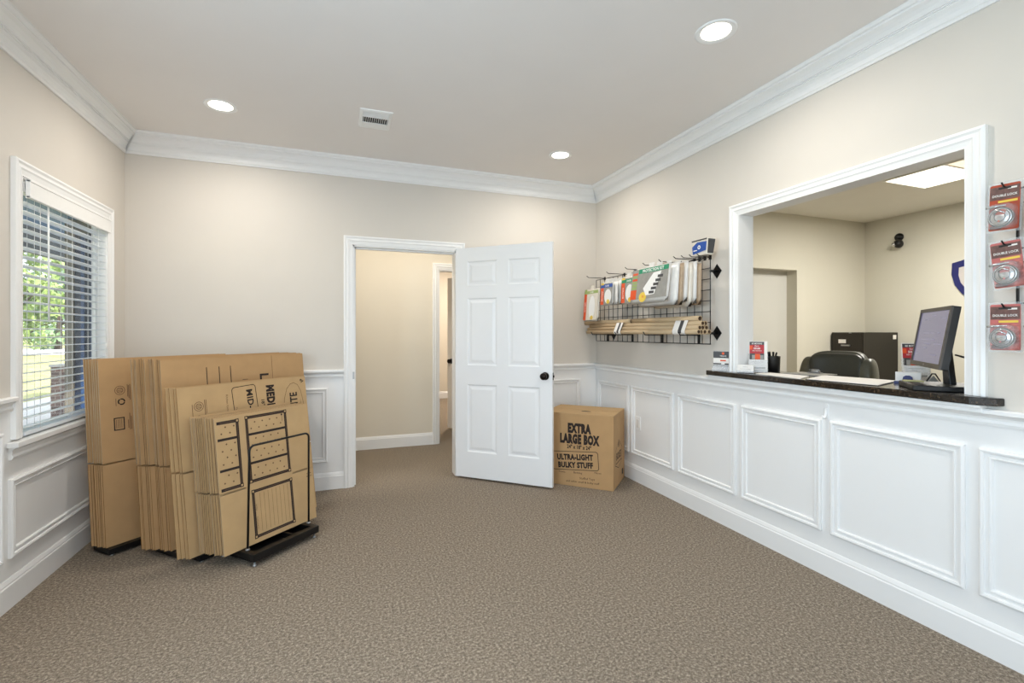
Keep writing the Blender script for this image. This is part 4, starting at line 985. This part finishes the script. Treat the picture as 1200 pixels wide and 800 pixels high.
# C: medium boxes
PC = Vector((-.769, 3.060, .0455))
Cc = stack(4, PC, 7.3, .875, .940, .468, .06, .011, .0150, 'medium stack with sideways lettering', 2, 'card2', du=.005, skew=.012, up='edge')
def seal(mb, x, y, r):
    P = [(x + r * math.cos(2 * math.pi * i / 20), y + r * math.sin(2 * math.pi * i / 20)) for i in range(20)]
    polyring(mb, P, .003, mi=1); polyring(mb, [(x + (p[0] - x) * .6, y + (p[1] - y) * .6) for p in P], .003, mi=1)
    for k_ in range(3): rect(mb, x - r * .5, y - r * .35 + k_ * r * .3, x + r * .5, y - r * .25 + k_ * r * .3, mi=1)
def recyc(mb, x, y, r):
    for k_ in range(3):
        a0 = math.radians(120 * k_ + 10); a1 = a0 + math.radians(85)
        P = [(x + r * math.cos(a0 + (a1 - a0) * i / 5), y + r * math.sin(a0 + (a1 - a0) * i / 5)) for i in range(6)]
        polyring(mb, P, r * .45, closed=False)
def pC(mb):
    h2 = 0.0
    def Y(v): return v + h2
    R_ = -math.pi / 2
    text(mb, 'MEDIUM BOX', .560, Y(.905), .056, rot=R_, bold=.06, sx=.74, align='LEFT'); text(mb, '18" x 18" x 16"', .515, Y(.82), .024, rot=R_, bold=.02, align='LEFT')
    s0 = len(mb.v); text(mb, 'MID-SIZE', 0, .03, .042, bold=.03, align='LEFT'); text(mb, 'STUFF', .0 + .12, -.045, .042, bold=.03, align='LEFT'); polyring(mb, roundrect(-.025, -.065, .40, .095, .02), .004)
    mb.xf(Matrix.Translation((.385, Y(.89), 0)) @ Matrix.Rotation(R_ + .06, 4, 'Z'), s0)
    text(mb, 'Kitchen Items', .280, Y(.875), .014, rot=R_, align='LEFT', mi=1); text(mb, 'Toys', .335, Y(.79), .014, rot=R_, align='LEFT', mi=1)
    seal(mb, .115, Y(.825), .026); recyc(mb, .112, Y(.755), .015); rect(mb, .148, Y(.76), .152, Y(.86), mi=1); rect(mb, .157, Y(.78), .160, Y(.86), mi=1); rect(mb, .077, Y(.76), .080, Y(.84), mi=1)
    text(mb, 'BOX-RITE', .792, Y(.70), .060, rot=math.pi / 2, bold=.03, sx=.72)
    P = [(.675, Y(.70)), (.69, Y(.80)), (.715, Y(.865)), (.745, Y(.895)), (.775, Y(.902)), (.805, Y(.885)), (.828, Y(.84)), (.842, Y(.76)), (.846, Y(.70))]; polyring(mb, P, .003, closed=False, mi=1)
    text(mb, 'Moving Boxes', .822, Y(.74), .010, rot=math.pi / 2, mi=1)
    text(mb, 'ey', .838, Y(.905), .024, rot=-.6, bold=.03)
printing(Cc[0], pC, ['ink', 'inkgrey'])
# B: large boxes
PBk = Vector((-.895, 3.210, .0455))
Bs = stack(14, PBk, 5.8, 1.00, 1.095, .478, .16, .0118, .0142, 'thick tall middle stack', 3, 'card', skew=.0048, du=.010)
def pB(mb):
    for x in (.262, .342, .418): rect(mb, x, .90, x + .005, 1.035)
    text(mb, 'LARGE BOX', .632, .968, .066, rot=-math.pi / 2, bold=.04, sx=.85, align='LEFT'); rect(mb, .728, .5, .731, 1.09, mi=1)
    rect(mb, .50, .935, .54, .938)
printing(Bs[0], pB, ['ink', 'inkgrey'])
# A: tall boxes beside the window
PA = Vector((-1.260, 3.384, .0455))
As = stack(8, PA, 5.0, .80, 1.090, .478, .17, .0115, .0133, 'tall stack beside the window', 4, 'card', du=.004, skew=.0035, up='edge_pale')
def pA(mb):
    seal(mb, .104, .902, .026); recyc(mb, .110, .833, .016); rect(mb, .080, .81, .083, .855, mi=1)
    ring(mb, .066, .664, .122, .740, .006); [rect(mb, .078 + k_ * .009, .675, .081 + k_ * .009, .729, mi=1) for k_ in range(4)]
    for x, y0, y1 in ((.142, .86, .935), (.148, .85, .93), (.155, .84, .935), (.14, .67, .72), (.148, .66, .76), (.156, .66, .74)): rect(mb, x, y0, x + .0035, y1, mi=1)
printing(As[0], pA, ['ink', 'inkgrey'])

def rack(label, u0, u1, n0, n1, zb_, zt, loops):
    """n measured along N, n1 is the front"""
    MR = Matrix(((U.x, N.x, 0, 0), (U.y, N.y, 0, 0), (0, 0, 1, 0), (0, 0, 0, 1)))
    c = U * ((u0 + u1) / 2) + N * ((n0 + n1) / 2)
    t = thing('box_rack', label, 'rack', (c.x, c.y, 0), math.radians(90) - AZ - 0, group='black carton racks')
    hu, hn = (u1 - u0) / 2, (n1 - n0) / 2     # local x along U, local -y towards the front
    mb = MB(); b = .035
    mb.box((-hu, -hn, zb_), (hu, -hn + b, zt)); mb.box((-hu, hn - b, zb_), (hu, hn, zt)); mb.box((-hu, -hn + b, zb_), (-hu + b, hn - b, zt)); mb.box((hu - b, -hn + b, zb_), (hu, hn - b, zt))
    mb.box((-hu + b, -hn + b, zb_), (hu - b, hn - b, zb_ + .006)); mb.box((.06, -hn + b, zb_), (.075, hn - b, zt - .004))
    mb.build('base', 'black', t, bevel=.002)
    for sx in (-1, 1):
        for sy in (-1, 1):
            mb = MB(); mb.lathe([(0, 0), (.010, 0), (.012, .004), (.006, .008), (.005, zb_ + .002), (0, zb_ + .002)], 12, axis=Matrix.Translation((sx * (hu - .02), sy * (hn - .02), 0))); mb.build('foot', 'steel', t)
    for (a, b_, nn, h_) in loops:
        y = -(nn - (n0 + n1) / 2); a -= (u0 + u1) / 2; b_ -= (u0 + u1) / 2; r = .03
        P = [(a, y, zt - .003)]
        for k_ in range(6): an = math.radians(180 - 90 * k_ / 5); P.append((a + .010 + r + r * math.cos(an), y, h_ - r + r * math.sin(an)))
        for k_ in range(6): an = math.radians(90 - 90 * k_ / 5); P.append((b_ - r + r * math.cos(an), y, h_ - r + r * math.sin(an)))
        P.append((b_, y, zt - .003))
        mb = MB(); mb.tube(P, .0062, 10); mb.build('wire_loop', 'black', t)
        for q in (a, b_):
            mb = MB(); mb.lathe([(.0065, 0), (.013, 0), (.013, .006), (.009, .010), (.0065, .010)], 12, axis=Matrix.Translation((q, y, zt))); mb.build('collar', 'steel', t)
rack('black rack with a bent wire loop holding the short front carton stack', 1.745, 2.195, -2.705, -2.396, .030, .0715, [(1.772, 2.192, -2.484, .652)])
rack('low black rack under the medium carton stack with sideways lettering', 1.65, 2.40, -2.805, -2.715, .010, .0425, [])
rack('low black rack under the thick tall middle stack of cartons', 1.62, 2.45, -3.15, -2.865, .010, .0425, [])
rack('low black rack under the tall carton stack beside the window', 1.475, 2.15, -3.44, -3.265, .010, .0425, [])

# ------------------------------------------------------------------ outside the window
ZG = -.15
mb = MB(); mb.box((-260, -60, ZG - .1), (XL - .12, 400, ZG)); struct('ground', mb, 'lawn')
mb = MB(); mb.box((-6.0, -20, ZG), (XL - .12, 60, ZG + .03)); struct('sidewalk', mb, 'concrete')
mb = MB(); mb.add([(-60, 20, ZG + .02), (-16, 40, ZG + .02), (-22, 58, ZG + .02), (-80, 30, ZG + .02)], [(0, 1, 2, 3)])
struct('road', mb, 'road')
mb = MB(); mb.box((-4.5, -3, 2.80), (XL - .12, 12.5, 2.9)); struct('ceiling_porch', mb, 'skyblue')
mb = MB(); mb.box((-4.40, -3, 2.50), (-4.10, 12.5, 2.80)); struct('beam', mb, 'beam')
pl = thing('porch_pillar', 'brick porch pillar with taupe post outside the window', 'pillar', (-4.20, 9.95, ZG + .03))
mb = MB(); mb.box((-.17, -.17, 0), (.17, .17, .86)); mb.build('brick_base', 'brick', pl)
mb = MB(); mb.box((-.19, -.19, .86), (.19, .19, .90)); mb.build('cap', 'concrete', pl, bevel=.005)
mb = MB(); mb.box((.08, -.08, .90), (.17, .08, 2.62)); mb.build('post', 'taupe', pl)
mb = MB(); mb.box((-3.385, 7.9, ZG), (-3.295, 8.2, 2.8)); mb.box((-3.295, 7.95, ZG), (XL - .12, 8.05, 2.8)); struct('wall_wing', mb, 'taupe')
rd = thing('roll_up_door', 'navy blue ribbed storage unit door outside the window', 'door', (-2.55, 7.93, ZG + .03))
mb = MB()
for i in range(34): mb.box((-.74, 0, i * .08), (.74, .015, i * .08 + .066)); 
mb.box((-.74, .008, 0), (.74, .018, 2.74)); mb.build('curtain', 'navydoor', rd)
for xx in (-.665, -.555): 
    mb = MB(); mb.box((xx, -.03, 0), (xx + .035, 0, 2.74)); mb.build('guide_rail', 'navylight', rd)

def tree(label, x, y, h, r, m, seed, leafn=2200, ls=.24, low=.12):
    rnd = random.Random(seed)
    t = thing('tree', label, 'tree', (x, y, ZG), group='trees across the road')
    mb = MB(); mb.tube([(0, 0, 0), (.05, .1, h * .3), (.2, 0, h * .7)], [.28, .2, .08], 10)
    for k_ in range(6):
        a = k_ * 1.05; mb.tube([(.05, .05, h * (.3 + .05 * k_)), (r * .6 * math.cos(a), r * .6 * math.sin(a), h * (.5 + .05 * k_))], [.1, .03], 6)
    mb.build('trunk', 'trunk', t)
    blobs = []
    for k_ in range(22):
        a = rnd.uniform(0, 6.28); z = rnd.uniform(low, 1); rr = r * math.sqrt(max(.05, 1 - ((z - .5) / .62) ** 2)) * rnd.uniform(.35, .8)
        blobs.append((rr * math.cos(a), rr * math.sin(a), h * z, r * rnd.uniform(.28, .42)))
    mb = MB()
    for _ in range(leafn):
        bx, by, bz, br = rnd.choice(blobs)
        d = Vector((rnd.gauss(0, 1), rnd.gauss(0, 1), rnd.gauss(0, 1))).normalized() * br * rnd.uniform(.7, 1.05)
        c = Vector((bx, by, bz)) + d; s = ls * rnd.uniform(.6, 1.2)
        a = Vector((rnd.gauss(0, 1), rnd.gauss(0, 1), rnd.gauss(0, 1))).normalized(); b = a.cross(d).normalized()
        mb.add([c - a * s, c + b * s * .6, c + a * s, c - b * s * .6], [(0, 1, 2, 3)])
    mb.build('foliage', m, t)
def az(px, d):   # place a tree along a compass line across the lawn
    t_ = (px - 600) / 556.0; s_, c_ = math.sin(math.radians(20.125)), math.cos(math.radians(20.125)); return (d * (s_ + t_ * c_), d * (c_ - t_ * s_))
for i, (px, d, h, r, m, lb) in enumerate([(10, 30, 9.0, 3.0, 'leafa', 'tall light green tree left through the window blind'), (68, 42, 6.9, 2.7, 'leafb', 'rounded green tree nearer the porch post'), (36, 66, 6.5, 5, 'leafa', 'distant low tree in the gap between two nearer trees'), (90, 85, 10, 8, 'leafb', 'distant dark tree behind the porch post'), (14, 100, 10, 8, 'leafb', 'distant dark tree behind the tall light green one')]):
    x, y = az(px, d); tree(lb, x, y, h, r, m, 11 + i)
